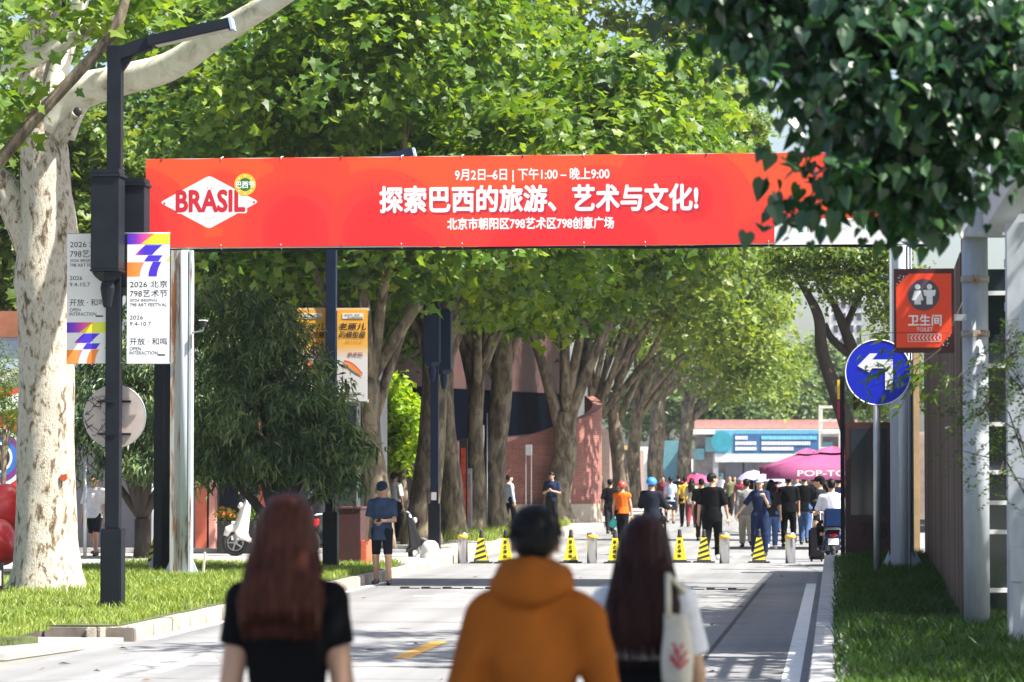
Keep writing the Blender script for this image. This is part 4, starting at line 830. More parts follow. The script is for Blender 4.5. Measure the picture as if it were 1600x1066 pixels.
c0 = at(1210, 342, GY); c1 = at(1462, 381, GY); MB().bb(c0.x, B.x-.002, GY-.0007, GY-.0003, c1.z, c0.z).build('sponsor_strip', M['white'], bn)
def bt(mb, s, x0, x1, y0, y1, mi=0, bold=.0, y=None): a, b = at(x0, y0, GY), at(x1, y1, GY); mb.text(s, (a.x+b.x)/2, (a.z+b.z)/2, b.x-a.x, a.z-b.z, GY-.0016 if y is None else y, mi, bold)
T = MB(); bt(T, '9月2日–6日 | 下午1:00 – 晚上9:00', 711, 952, 264, 283, 0, .022); bt(T, '探索巴西的旅游、艺术与文化!', 594, 1090, 292, 328, 0, .034); bt(T, '北京市朝阳区798艺术区798创意广场', 699, 959, 341, 357, 0, .03)
bt(T, '探索巴西的旅游、艺术与文化!', 597, 1094, 295, 332, 1, .034, GY-.001); T.build('lettering', [mat('banner white ink', (.82, .82, .84), .5, var=.02), mat('banner crimson ink', (.5, .012, .04), .5, var=.03)], bn)
T = MB(); bt(T, 'ITAIPU', 1262, 1292, 354, 362, 0, .02, GY-.0012); bt(T, 'TURISMO', 1294, 1326, 355, 361, 1, 0, GY-.0012)
for x in (1250, 1358): a = at(x, 358, GY); T.prism([(a.x-.05, a.z+.05), (a.x+.06, a.z+.05), (a.x+.02, a.z), (a.x+.06, a.z-.05), (a.x-.01, a.z-.05), (a.x-.05, a.z)], GY-.0014, GY-.0009, 2)
T.build('sponsor_lettering', [M['ink'], mat('grey ink', (.4, .4, .42)), mat('green ink', (.0, .3, .16))], bn)
# white diamond crest and round seal
c = at(327, 316, GY); hw, hhh = 80*GY/F, 42.5*GY/F
def rdia(s, n=5):
    o = []
    for k, (x, z) in enumerate(((1, 0), (0, 1), (-1, 0), (0, -1))):
        for i in range(-n, n+1):
            f = .06*abs(i)/n; sgn = 1 if i > 0 else -1
            nxt = ((0, 1), (-1, 0), (0, -1), (1, 0))[k] if i > 0 else ((0, -1), (1, 0), (0, 1), (-1, 0))[k]
            o.append((c.x+s*hw*(x+(nxt[0]-x)*f-x*.03*(1-abs(i)/n)), c.z+s*hhh*(z+(nxt[1]-z)*f-z*.03*(1-abs(i)/n))))
    return o
T = MB(); T.prism(rdia(1), GY-.001, GY-.0004, 0); o_ = rdia(.84); i_ = rdia(.825); n = len(o_)
T.add([(x, GY-.0013, z) for x, z in o_+i_], [(k, (k+1) % n, (k+1) % n+n, k+n) for k in range(n)], 2)
bt(T, 'BRASIL', 278, 384, 300, 331, 0, .06, GY-.0016); bt(T, 'BRASIL', 276, 382, 298.5, 330, 1, .04, GY-.0024)
for x, y, r in ((257, 318, .018), (397, 316, .018), (324, 294, .009), (330, 294, .009), (322, 341, .009), (328, 342, .009), (333, 340, .009)): a = at(x, y, GY-.0012); T.cyl(a, a+Vector((0, -.002, 0)), r, n=10, mi=1, sm=False)
T.build('crest', [M['white'], mat('crest red', (.55, .01, .03), var=.03), mat('crest grey', (.35, .35, .36))], bn)
a = at(383, 288.5, GY); T = MB(); T.cyl(a+Vector((0, -.003, 0)), a+Vector((0, -.0036, 0)), 17.5*GY/F, n=32, mi=0, sm=False); T.cyl(a+Vector((0, -.0037, 0)), a+Vector((0, -.004, 0)), 10.5*GY/F, n=28, mi=1, sm=False); bt(T, '巴西节', 369, 398, 283.5, 294, 2, .03, GY-.0044)
for k in range(8):
    q = k*math.pi/4; T.cyl(a+Vector((.138*math.cos(q), -.0037, .138*math.sin(q))), a+Vector((.138*math.cos(q), -.0042, .138*math.sin(q))), .012, n=8, mi=2, sm=False)
T.build('seal', [mat('seal yellow', (.8, .45, .02)), mat('seal green', (.01, .16, .03)), M['white']], bn)
# security camera on the gantry post
c = at(318, 507, GY-.2); t = thing('security_camera', 'small white security camera on an arm of the rusty gantry post', 'camera', c); MB().bb(c.x-.04, c.x+.04, c.y-.12, c.y+.05, c.z-.03, c.z+.05).build('camera_body', M['black'], t, bevel=.008); MB().bb(c.x-.05, c.x+.05, c.y-.14, c.y+.06, c.z+.051, c.z+.066).build('sun_hood', M['white'], t)
MB().tube([c+Vector((0, .02, -.03)), c+Vector((-.02, .05, -.1)), Vector((xl+.1, GY-.05, c.z-.13))], .015, 8).build('arm', M['galv'], t)

# ------------------------------------------------------------------ bollards and cones across the street
def bollard(px, py, label):
    b = gnd(px, py); t = thing('bollard', label, 'bollard', b, 'steel bollards across the street')
    MB().lathe([(.1, 0), (.1, .585), (.094, .6), (0, .601)], b, 24).build('post', M['chrome'], t); MB().lathe([(.104, .49), (.104, .565)], b, 24).build('reflective_band', M['band_yellow'], t)
for px, lab in ((723, 'steel bollard with yellow band, between the white concrete bollard and a striped cone'), (925, 'steel bollard with yellow band, just right of the man in orange'), (1132, 'steel bollard with yellow band, at the feet of the tall man in black'), (1235, 'steel bollard with yellow band, rightmost, near the granite wall')): bollard(px, 880.5, lab)
def cone(base, label, stripes, txt=False, grp='yellow traffic cones across the street'):
    t = thing('traffic_cone', label, 'traffic cone', base, grp); x, y, z = base
    MB().slab([(x-.22, y-.2), (x+.22, y-.2), (x+.22, y+.2), (x-.22, y+.2)], z, z+.025).build('base_plate', M['rubber'], t, bevel=.01)
    def rad(h): return .13-.085*h/.5
    mb = MB(); mb.tube([(x, y, z+.025), (x, y, z+.06)], [.2, .185], 4, 1, sm=False); mb.tube([(x, y, z+.06), (x, y, z+.5)], [rad(0)*1.414, rad(.46)*1.414], 4, 0, sm=False); M4 = mb.build('body', [M['yellow'], M['rubber']], t)
    q = Matrix.Rotation(R(45), 4, 'Z')
    for v in M4.data.vertices: v.co = q @ v.co
    MB().lathe([(.055, .5), (.045, .53), (.035, .62), (.03, .66), (0, .665)], base, 12).build('tip', M['rubber'], t); mb = MB()
    if stripes:
        for k in range(4):
            h0 = .1+.105*k
            def P_(u, h): w = rad(h-.06)+.0035; return (x+u*w, y-w, z+h)
            mb.add([P_(-.99, h0-.045), P_(-.99, h0-.0), P_(.99, min(h0+.075, .49)), P_(.99, min(h0+.03, .49))], [(0, 3, 2, 1)])
            def Q_(u, h): w = rad(h-.06)+.0035; return (x+w, y+u*w, z+h)
            mb.add([Q_(-.99, h0-.045), Q_(-.99, h0), Q_(.99, min(h0+.075, .49)), Q_(.99, min(h0+.03, .49))], [(0, 3, 2, 1)])
        mb.build('stripes', M['ink'], t)
    elif txt:
        for k, s in enumerate('禁止停车'): q = MB(); q.text(s, 0, 0, (.06, .066, .073, .08)[k], .07, 0, 0, .03); hh = .42-.095*k; mb.add([(x+a, y-rad(hh+b-.06)-.004, z+hh+b) for a, _, b in q.v], q.f)
        mb.build('lettering', M['ink'], t)
for px, st, lab in ((752, 1, 'yellow cone with black diagonal stripes, nearest the white concrete bollard'), (790, 0, 'plain yellow cone with small lettering, beside the left striped cone'), (892, 0, 'yellow cone with small lettering right of the man in orange'), (961, 0, 'yellow cone half hidden behind the long haired woman in white'), (1062, 0, 'yellow cone with small lettering right of the long dark hair'), (1100, 1, 'black striped yellow cone left of the tall man in black'), (1186, 1, 'black striped yellow cone in front of the officer')):
    cone(gnd(px, 880+rnd.uniform(-1, 1)), lab, st, not st)
cone(gnd(243, 893, GZ), 'striped yellow cone on the verge behind the first lamp post', 1, grp=None)
b = gnd(672, 884); t = tag(MB().lathe([(.19, 0), (.2, .02), (.19, .2), (.175, .23), (.17, .27), (.178, .33), (.15, .42), (.09, .475), (0, .49)], b, 28).build('stone_bollard', mat('white concrete', (.55, .53, .5), .8, var=.12, bump=.2, dirt=.3)), 'round topped white concrete bollard beside the electric scooter', 'bollard')
# brown utility box on its kerb
a, b = gnd(528, 897, .0), gnd(578, 898, .0); Yb = b.y; x0, x1 = at(528, 800, Yb).x, at(563, 800, Yb).x; zt_ = at(540, 795, Yb).z
t = thing('utility_cabinet', 'dark maroon utility cabinet with an orange red end face beside the man in the cap', 'cabinet', ((x0+x1)/2, Yb, 0))
mb = MB(); mb.bb(x0, x1, Yb, Yb+1.0, .12, zt_); mb.build('body', mat('maroon paint', (.055, .018, .02), .5, var=.25), t, bevel=.01)
MB().bb(x1+.001, x1+.1, Yb+.05, Yb+.95, .14, at(540, 845, Yb).z).build('end_panel', mat('orange red panel', (.6, .12, .06), .5), t, bevel=.008); MB().bb(x0-.02, x1+.02, Yb-.02, Yb+1.02, zt_, zt_+.03).build('lid', mat('maroon lid', (.1, .035, .035), .5), t)
MB().bb(x0-.3, x1+.15, Yb-.25, Yb+1.4, -.02, .1195).build('plinth', M['granite'], t, bevel=.012)
b = gnd(317, 905, GZ); t = tag(MB().beam(b, b+Vector((.03, 0, .42)), .04, .03).build('marker_stake', mat('white stake', (.65, .58, .5), .7, dirt=.4)), 'short leaning white marker stake in the grass by the gantry foot', 'stake')
# ------------------------------------------------------------------ right side: sign, kiosk, fence, pergola frame
b = gnd(1371, 908, LZ-.03); Y = b.y; c = at(1372, 582, Y-.06); t = thing('arrow_sign', 'round blue traffic sign with a white left turn arrow on a grey pole', 'traffic sign', b); rr = 50.5*Y/F
MB().cyl(b+Vector((0, 0, -.2)), Vector((b.x, Y, c.z+.3)), .05, n=16).build('pole', M['galv'], t)
MB().cyl(c, c+Vector((0, .012, 0)), rr, n=56, sm=False).build('plate', mat('sign blue', (.006, .02, .5), .35, var=.04), t); MB().torus(c, rr, .008, 'Y', 56, 6).build('rim', M['white'], t)
def P2(x, y): q = at(x, y, Y-.066); return (q.x, q.z)
MB().prism([P2(*p) for p in ((1340, 572), (1359, 552.5), (1371, 552.5), (1363, 562), (1395, 562), (1395, 609), (1383, 609), (1383, 575.5), (1363, 575.5), (1358, 582))], Y-.068, Y-.0625).build('arrow', M['white'], t)
mb = MB(); mb.bb(b.x-.07, b.x+.07, Y-.05, Y-.046, c.z+.1, c.z+.14); mb.build('clamp', M['galv'], t)
# toilet sign
Y = 30.2; a, d = at(1396.5, 420, Y), at(1491, 551, Y); t = thing('toilet_sign', 'orange red toilet sign in a dark maroon frame above the blue arrow sign', 'sign', ((a.x+d.x)/2, Y, d.z))
MB().bb(a.x, d.x, Y, Y+.09, d.z, a.z).build('frame', mat('sign maroon', (.06, .012, .012), .4), t, bevel=.004)
p0, p1 = at(1400, 428, Y), at(1487, 543, Y); x0, x1, z0, z1 = p0.x, p1.x, p1.z, p0.z; cc = .12
MB().prism([(x0, z0), (x1-cc*.95, z0), (x1, z0+cc*1.1), (x1, z1), (x0+cc, z1), (x0, z1-cc)], Y-.012, Y-.001).build('panel', mat('sign orange red', (.82, .06, .015), .35, var=.03), t)
T = MB(); c = at(1443, 461, Y); T.cyl(c+Vector((0, -.014, 0)), c+Vector((0, -.018, 0)), 24.5*Y/F, n=40, mi=1, sm=False)
for s, k in ((-1, 1), (1, 0)):
    x = c.x+s*.055; T.cyl((x, Y-.0185, c.z+.075), (x, Y-.021, c.z+.075), .026, n=16, mi=0, sm=False)
    if k: T.prism([(x-.03, c.z+.04), (x+.03, c.z+.04), (x+.055, c.z-.05), (x+.03, c.z-.05), (x+.03, c.z-.09), (x-.03, c.z-.09), (x-.03, c.z-.05), (x-.055, c.z-.05)], Y-.021, Y-.0185)
    else: T.prism([(x-.06, c.z+.045), (x+.06, c.z+.045), (x+.05, c.z-.01), (x+.03, c.z-.01), (x+.028, c.z-.09), (x-.028, c.z-.09), (x-.03, c.z-.01), (x-.05, c.z-.01)], Y-.021, Y-.0185)
def ts(s, x0, x1, y0, y1, bold=0): a, b = at(x0, y0, Y), at(x1, y1, Y); T.text(s, (a.x+b.x)/2, (a.z+b.z)/2, b.x-a.x, a.z-b.z, Y-.016, 0, bold)
ts('卫生间', 1419, 1471, 492, 509, .02); ts('TOILET', 1432, 1457.5, 512, 518)
a_, b_ = at(1418.5, 522, Y), at(1470.5, 534, Y)
for q in ((a_.x, b_.x, a_.z-.004, a_.z), (a_.x, b_.x, b_.z, b_.z+.004), (a_.x, a_.x+.004, b_.z, a_.z), (b_.x-.004, b_.x, b_.z, a_.z)): T.bb(q[0], q[1], Y-.016, Y-.014, q[2], q[3])
for k in range(8):
    x = a_.x+.022+k*.0355; zm = (a_.z+b_.z)/2; T.prism([(x+.018, a_.z-.012), (x+.028, a_.z-.012), (x+.01, zm), (x+.028, b_.z+.012), (x+.018, b_.z+.012), (x, zm)], Y-.016, Y-.0145)
T.build('pictograms', [mat('sign white', (.8, .8, .8)), mat('sign grey', (.09, .06, .08), .4)], t)
T = MB(); g = random.Random(3)
for _ in range(26):
    u, v = g.random(), g.random()
    if u+v < 1: T.bb(x0+.005+u*cc*.8, x0+.012+u*cc*.8, Y-.004, Y-.002, z1-.02-v*cc*.8, z1-.012-v*cc*.8); T.bb(x1-.02-u*cc*.8, x1-.012-u*cc*.8, Y-.004, Y-.002, z0+.01+v*cc*.9, z0+.018+v*cc*.9)
T.build('corner_dots', M['offwhite'], t); MB().bb(d.x+.001, d.x+.12, Y+.02, Y+.07, d.z+.3, d.z+.36).build('bracket', M['galv'], t)
# brown kiosk board
Y = 57.0; a, d = at(1320, 660, Y), at(1392, 872, Y); t = thing('kiosk', 'dark brown screen kiosk at the end of the granite wall with 798 on its base', 'kiosk', ((a.x+d.x)/2, Y, LZ-.06)); km = mat('kiosk brown', (.045, .016, .016), .45, var=.2)
MB().bb(a.x, d.x, Y, Y+.5, LZ-.06, a.z).build('body', km, t, bevel=.015); q0, q1 = at(1329, 670, Y), at(1386, 805, Y); MB().bb(q0.x, q1.x, Y-.006, Y-.001, q1.z, q0.z).build('screen', M['dark_glass'], t)
T = MB(); e0, e1 = at(1346, 818, Y), at(1386, 840, Y); T.text('798', (e0.x+e1.x)/2, (e0.z+e1.z)/2, e1.x-e0.x, e0.z-e1.z, Y-.005, 0, .05); T.build('lettering', mat('embossed black', (.015, .006, .006), .4), t)
# ribbed fence, tan post, dark green post
t = thing('ribbed_fence', 'tall weathered brown ribbed fence along the lawn behind the toilet sign', 'fence', (1.3, 40, LZ-.06)); F0, F1 = Vector((1.26, 31.9, 0)), Vector((1.62, 58, 0)); mb = MB(); n = 72; fg = random.Random(2)
for i in range(n):
    p = F0.lerp(F1, i/n); q = F0.lerp(F1, (i+.62)/n); mb.beam(p+Vector((0, 0, 2.1)), q+Vector((0, 0, 2.1)), .05, 3.75, fg.randrange(3))
mb.build('slats', [mat('weathered fence %d' % i, c, .7, var=.35, scale=2, sc=(1, 1, .3), dirt=.4) for i, c in enumerate(((.1, .062, .048), (.055, .034, .028), (.14, .095, .075)))], t); MB().beam(F0+Vector((.06, 0, 2.1)), F1+Vector((.06, 0, 2.1)), .03, 3.7).build('backing', M['black'], t)
mb = MB(); mb.bb(1.245, 1.36, 31.7, 31.87, LZ-.06, 4.1); mb.build('end_post', mat('fence dark post', (.02, .02, .022), .5), t)
for px, Y, w, col, nm, lab, zt in ((1431, 60, .15, (.4, .26, .14), 'tan_post', 'plain tan post between the gantry leg and the ribbed fence', 4.2), (1424, 58.5, .1, (.01, .03, .025), 'green_post', 'slim dark green post beside the right gantry leg', 5.2)):
    x = at(px, 800, Y).x; tag(MB().bb(x-w/2, x+w/2, Y, Y+.2, LZ-.06, zt).build(nm, mat(nm, col, .6), bevel=.01), lab, 'post')
t = thing('sign_post', 'thin dark post with a yellow and red marker just left of the kiosk top', 'post', (at(1316, 800, 59).x, 59, LZ)); x = at(1316, 800, 59).x
MB().bb(x-.03, x+.05, 59, 59.08, LZ-.1, at(800, 590, 59).z).build('post', M['pole'], t); mb = MB(); mb.bb(x-.08, x-.035, 58.98, 59.02, at(800, 625, 59).z, at(800, 595, 59).z, 0); mb.bb(x-.08, x-.035, 58.98, 59.02, at(800, 656, 59).z, at(800, 628, 59).z, 1); mb.build('marker', [M['band_yellow'], mat('marker red', (.35, .02, .05))], t)
# pergola steel frame
M['steel_blue'] = rustmat('blue grey frame paint', (.42, .45, .5), (.22, .09, .04), .66, (3, 3, .8)); M['steel_rust'] = rustmat('rusty frame', (.36, .33, .3), (.25, .08, .03), .52, (5, 5, 5))
t = thing('pergola_frame', 'rusty blue grey steel pipe and beam frame along the right edge', 'frame', (1.4, 30.6, LZ-.06))
Y = 30.6; x = at(1525, 700, Y).x
MB().cyl((x, Y, LZ-.08), (x, Y, at(800, 376, Y).z), .122, n=24).build('pipe_column', M['steel_blue'], t); mb = MB()
for yy in (441, 525): z = at(800, yy, Y).z; mb = MB(); mb.lathe([(.124, -.03), (.135, -.03), (.135, .03), (.124, .03)], (x, Y, z), 24); mb.bb(x-.03, x+.03, Y-.19, Y-.13, z-.03, z+.03); mb.build('pipe_collar', M['steel_rust'], t)
def bx(nm, p0, p1, w, h, m='steel_blue'): MB().beam(p0, p1, w, h).build(nm, M[m], t, bevel=.006)
zb1 = at(800, 351, 30.4).z; zb2 = at(800, 315, 29.9).z
bx('cross_beam', (at(1500, 350, 30.4).x, 30.42, zb1), (3.4, 30.42, zb1), .26, .3); bx('cross_beam', (at(1518, 315, 29.9).x, 29.7, zb2+.02), (3.4, 29.7, zb2+.02), .26, .36)
bx('long_beam', (1.5, 30.28, zb1+.02), (1.5, 22, zb1+.02), .22, .28); bx('long_beam', (1.62, 29.9, zb2+.2), (1.62, 20, zb2+.2), .2, .3)
Y2 = 27.2; x2 = at(1590, 700, Y2).x
bx('square_column', (x2+.02, Y2, LZ-.08), (x2+.02, Y2, 3.9), .22, .16); MB().bb(x2-.09, x2+.03, Y2-.3, Y2-.2, at(800, 905, Y2).z, at(800, 855, Y2).z).build('junction_box', M['steel_blue'], t, bevel=.006)
MB().bb(x2-.06, x2-.0, Y2-.28, Y2-.22, LZ-.08, at(800, 905, Y2).z-.001).build('conduit', M['steel_blue'], t); MB().bb(x2-.08, x2-.02, Y2-.3, Y2-.2, LZ-.08, LZ+.12).build('conduit_foot', M['galv'], t)
mb = MB(); p = at(1548, 272, 31.4); mb.bb(p.x, p.x+.35, 31.4, 31.45, p.z-.3, p.z+.22); mb.build('rusty_plate', M['steel_rust'], t)
mb = MB()
for yy in (400, 470, 555): z = at(800, yy, 28.8).z; mb.beam((1.62, 30.4, z), (1.62, 27.4, z), .06, .08)
mb.build('side_rail', M['steel_blue'], t)
# dark glass front behind the frame
t = thing('glass_partition', 'dark glass partition with pale rails behind the pipe column', 'partition', (1.9, 33.4, LZ-.06)); MB().bb(1.48, 3.5, 33.4, 33.45, LZ-.06, 3.9).build('glass', M['dark_glass'], t); mb = MB()
for yy in (462, 574, 664, 738, 785, 830, 920, 975): z = at(800, yy, 33.3).z; mb.bb(1.5, 3.45, 33.32, 33.399, z-.022, z+.022)
mb.build('rail', M['white'], t)
# the dark leaved tree overhead, and the taller one behind it
t = thing('mulberry_tree', 'dark broad leaved tree hanging over the right end of the banner', 'tree', (4.3, 21, LZ)); near = pb([(1095, -25, 60, 45), (1165, 45, 36, 36), (1430, 40, 200, 120), (1260, 10, 115, 85), (1390, 185, 90, 75), (1440, 240, 70, 60), (1310, 140, 70, 70), (1130, -25, 65, 40), (1550, 100, 120, 110), (1180, -45, 110, 55), (1268, 235, 32, 34), (1450, 315, 30, 25), (1335, 275, 34, 28), (1215, 85, 30, 45), (1490, 190, 100, 85), (1262, 330, 14, 16), (1395, 320, 24, 20), (1310, 330, 14, 14)], 18.3, .45)
shade_crown = [(1.6, 9, 5.0, 2.1, 2.8, .9), (-.8, 10.5, 5.3, 1.7, 2.6, .8), (1.2, 12, 4.6, 1.3, 1.0, .5), (1.9, 11, 4.7, 1.3, 1.4, .5)]  # unseen crown parts put in above the walkers to shade them
mb, p, q = trunk_mb((4.3, 21, LZ-.1), 3.6, .22, (-.3, -.6), sd=61, targets=[b[:3] for b in near[:7]]+[b[:3] for b in shade_crown]); mb.build('trunk', M['bark_dark'], t)
P, n, v, C = crown_pts(near, 330, 24, .19, 62, .98); P2_, n2, v2, _ = crown_pts(shade_crown, 1300, 26, .35, 63, .9)
k = ~((P2_[:, 2] < 1.8+.152*P2_[:, 1]+.05) & (P2_[:, 0] < 2.2)); FLECK = [gnd(1160, 1010, .25), gnd(1163, 985, .25), gnd(1330, 975, .25), gnd(1332, 955, .25), gnd(1345, 905, .25), gnd(1405, 900, .25), gnd(1180, 960, 0), gnd(1215, 945, 0), gnd(1195, 935, 0), at(1530, 860, 30.5), at(1535, 740, 30.5), at(1590, 700, 27.1)]; P = np.concatenate([P, P2_[k]]); n = np.concatenate([n, n2[k]]); v = np.concatenate([v, v2[k]])
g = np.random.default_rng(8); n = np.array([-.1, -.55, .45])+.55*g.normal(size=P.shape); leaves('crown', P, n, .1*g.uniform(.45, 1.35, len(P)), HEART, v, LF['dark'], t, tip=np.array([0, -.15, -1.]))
twigs(C, [Vector(b[:3]) for b in near], .008, 6, 120).build('twigs', M['bark_mid'], t)['kind'] = 'stuff'
t = thing('mulberry_tree', 'second dark tree, rising behind the pergola frame at the right edge', 'tree', (4.9, 37, LZ))
bl = [(4.5, 23.4, 5.6, 1.8, 1.8, 1.4), (4.3, 26.3, 5.6, 1.8, 2, 1.5), (4.4, 30, 5.6, 2.1, 2.4, 1.9), (4.6, 35, 5.6, 2.2, 2.6, 2), (4.9, 41, 5.8, 2.4, 3, 2), (3.4, 32, 8.2, 2.2, 2.4, 1.4), (5, 37, 8.5, 2.6, 3.4, 1.8), (5.6, 46, 6.4, 2.4, 2.6, 2.2), (3.4, 39, 7.2, 1.4, 2, 1.0), (2.2, 29.5, 9, 1.3, 1.6, .7), (1.7, 33.5, 9.6, 1.4, 1.0, .7), (.9, 30.6, 9.8, 1.4, 1.0, .6)]  # outer crown parts out of view added to shade lawn, frame and road
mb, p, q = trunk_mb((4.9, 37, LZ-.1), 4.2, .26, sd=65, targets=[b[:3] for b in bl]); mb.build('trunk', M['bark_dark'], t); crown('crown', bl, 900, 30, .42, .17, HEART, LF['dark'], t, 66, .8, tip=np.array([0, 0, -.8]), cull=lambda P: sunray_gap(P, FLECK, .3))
# feathery acacia at the right edge
t = thing('acacia_shrub', 'feathery fine leaved acacia drooping across the pipe column at the right edge', 'shrub', (1.75, 25.5, LZ)); bl = pb([(1570, 560, 60, 70), (1540, 640, 60, 50), (1585, 680, 45, 60), (1510, 600, 40, 30), (1590, 600, 50, 80), (1505, 705, 40, 18), (1560, 740, 50, 40)], 25.6, .25)
mb = MB()
for i, b in enumerate(bl): mb.tube([(1.75, 25.5, LZ-.1), (1.72, 25.5, 1.2), (b[0]*.5+.85, 25.6, b[2]*.75+.4), b[:3]], [.015, .01, .006, .003], 6)
mb.build('trunk', M['bark_dark'], t); P, n, v, C = crown_pts(bl, 90, 1, .05, 67, .9); g = np.random.default_rng(5); L_ = []; NN = []
for c in C:                                  # each frond: a drooping rachis with two rows of leaflets
    d = nrm(g.normal(size=(1, 3))*np.array([1, .7, .25])+np.array([[-.5, 0, -.15]]))[0]; s_ = np.cross(d, [0, 0, 1]); s_ /= np.linalg.norm(s_)
    for j in range(16):
        for sg in (-1, 1): L_.append(c+d*.016*j+s_*sg*.012+np.array([0, 0, -.0006*j*j])); NN.append(np.array([0, 0, 1])+.4*g.normal(size=3))
L_ = np.array(L_); leaves('foliage', L_, np.array(NN), np.full(len(L_), .034), OVAL, g.normal(.4, .2, len(L_)), LF['feather'], t)
twigs(C, [Vector(b[:3]) for b in bl], .004, 9, 60).build('twigs', M['bark_mid'], t)['kind'] = 'stuff'
# a spray of maple leaves in front of the blue sign
t = thing('maple_branch', 'leafy branch reaching across the blue arrow sign and under the toilet sign', 'branch', at(1440, 560, 28.5)); Y = 28.5; mb = MB()
for q in (((1505, 470), (1470, 545), (1420, 565), (1350, 575)), ((1470, 545), (1420, 585), (1360, 605)), ((1440, 560), (1415, 620), (1405, 640)), ((1480, 520), (1380, 520), (1345, 525))): pts = [at(x, y, Y) for x, y in q]; mb.tube(pts, [.004, .003, .002, .0015][:len(pts)], 6)
mb.build('stem', M['bark_dark'], t); g = np.random.default_rng(12); P = []
for x, y, k, sx in ((1355, 565, 8, 20), (1385, 580, 14, 25), (1430, 580, 18, 30), (1440, 610, 12, 25), (1350, 610, 6, 14), (1405, 600, 10, 25), (1408, 640, 4, 6), (1470, 570, 14, 22), (1365, 525, 7, 22), (1400, 560, 10, 25)):
    for _ in range(k): P.append(at(x+g.normal()*sx*.7, y+g.normal()*9, Y+g.normal()*.06))
P = np.array(P); leaves('foliage', P, np.array([0, -.5, .7])+.5*g.normal(size=P.shape), .14*g.uniform(.6, 1.2, len(P)), LANCE, g.normal(.5, .25, len(P)), LF['plane'], t, tip=np.array([-.6, -.2, -.8]))

# ------------------------------------------------------------------ buildings on the left
M['brick'] = brick_mat('shaded dark red brick', (.05, .012, .0095), (.038, .009, .0075), (.035, .018, .015), 1, (R(90), 0, R(90))); M['brick_round'] = brick_mat('curved red brick', (.27, .09, .07), (.2, .065, .052), (.24, .15, .12), 1, (R(90), 0, 0))  # gallery brick darkened further, its shadow put into the colour
t = thing('brick_gallery', 'shaded dark red brick gallery with a slanting dark glass band behind the row trunks', 'building', (-12, 95, GZ)); X = -11.7
MB().bb(-14.5, X, 72, 140, GZ, 9).build('wall', M['brick'], t)
MB().add([(X+.03, 84, 2.5), (X+.03, 139, 3.6), (X+.03, 139, 5.2), (X+.03, 84, 4.1)], [(0, 1, 2, 3)]).build('slanting_window', mat('navy cladding', (.0012, .002, .005), 1, spec=0), t)
mb = MB(); n = 26; cx, cy, rr = -11.0, 107.2, 3.2; vs = []
for i in range(n+1):
    a = R(-100+130*i/n); x, y = cx+rr*math.cos(a), cy+rr*math.sin(a); h = 2.4+2.0*(i/n)**.8; vs += [(x, y, GZ), (x, y, h), (x-.3*math.cos(a), y-.3*math.sin(a), h), (x-.3*math.cos(a), y-.3*math.sin(a), GZ)]
mb.add(vs, [(4*i, 4*i+4, 4*i+5, 4*i+1) for i in range(n)]+[(4*i+1, 4*i+5, 4*i+6, 4*i+2) for i in range(n)]+[(4*i+2, 4*i+6, 4*i+7, 4*i+3) for i in range(n)]+[(0, 1, 2, 3), (4*n, 4*n+3, 4*n+2, 4*n+1)]); mb.build('curved_wall', M['brick_round'], t)
mb = MB(); vs = []
for i in range(n+1): a = R(-100+130*i/n); vs += [(cx+(rr+.02)*math.cos(a), cy+(rr+.02)*math.sin(a), GZ), (cx+(rr+.02)*math.cos(a), cy+(rr+.02)*math.sin(a), .75)]
mb.add(vs, [(2*i, 2*i+2, 2*i+3, 2*i+1) for i in range(n)]); mb.build('plinth', mat('sand plinth', (.42, .36, .28), .85, dirt=.3), t)
t = thing('floor_lamp_post', 'slender twin rod lantern post before the brick gallery', 'lamp post', (at(826, 800, 100).x, 100, GZ)); x = at(826, 800, 100).x; mb = MB()
for s in (-1, 1): mb.bb(x+s*.085-.015, x+s*.085+.015, 100, 100.03, GZ, at(800, 712, 100).z)
mb.build('rods', M['galv'], t); MB().bb(x-.1, x+.1, 99.95, 100.1, at(800, 712, 100).z, at(800, 695, 100).z).build('lantern', M['galv'], t, bevel=.01)
x = at(749, 800, 86).x; t = thing('hanging_flag', 'tall narrow red and white flag between two row trunks', 'flag', (x, 86, GZ)); mb = MB(); g_ = [(x-.08+.03*math.sin(j*.8), 86+.03*math.cos(j), GZ+.5+j*.22) for j in range(12)]
mb.add([(a, b, c) for a, b, c in g_]+[(a+.12, b, c) for a, b, c in g_]+[(a+.19, b+.02, c) for a, b, c in g_], [(j, 12+j, 13+j, j+1) for j in range(11)]+[(12+j, 24+j, 25+j, 13+j) for j in range(11)], 0, True)
o = mb.build('flag_cloth', [mat('flag red', (.6, .02, .02)), M['white']], t)
for k, pl in enumerate(o.data.polygons): pl.material_index = int(k >= 11)
MB().cyl((x+.2, 86.05, GZ), (x+.2, 86.05, 3.4), .02, n=8).build('pole', M['galv'], t)
for px, Y, lab, c1, c2 in ((724, 80, 'tall black and red poster stand beside the third lamp post', (.02, .012, .012), (.5, .05, .02)), (731, 81, 'narrow photo poster board leaning by a row trunk', (.3, .32, .36), (.5, .2, .15))):
    x = at(px, 800, Y).x; t = thing('poster_stand', lab, 'poster stand', (x, Y, GZ)); MB().bb(x-.1, x+.1, Y, Y+.1, GZ, at(800, 685 if px == 724 else 732, Y).z).build('board', mat('poster board', c1, .5, var=.3), t, bevel=.008); MB().bb(x-.06, x+.06, Y-.006, Y-.001, GZ+.4, at(800, 700 if px == 724 else 740, Y).z).build('poster', mat('poster print', c2, .5, var=.6, scale=5), t)
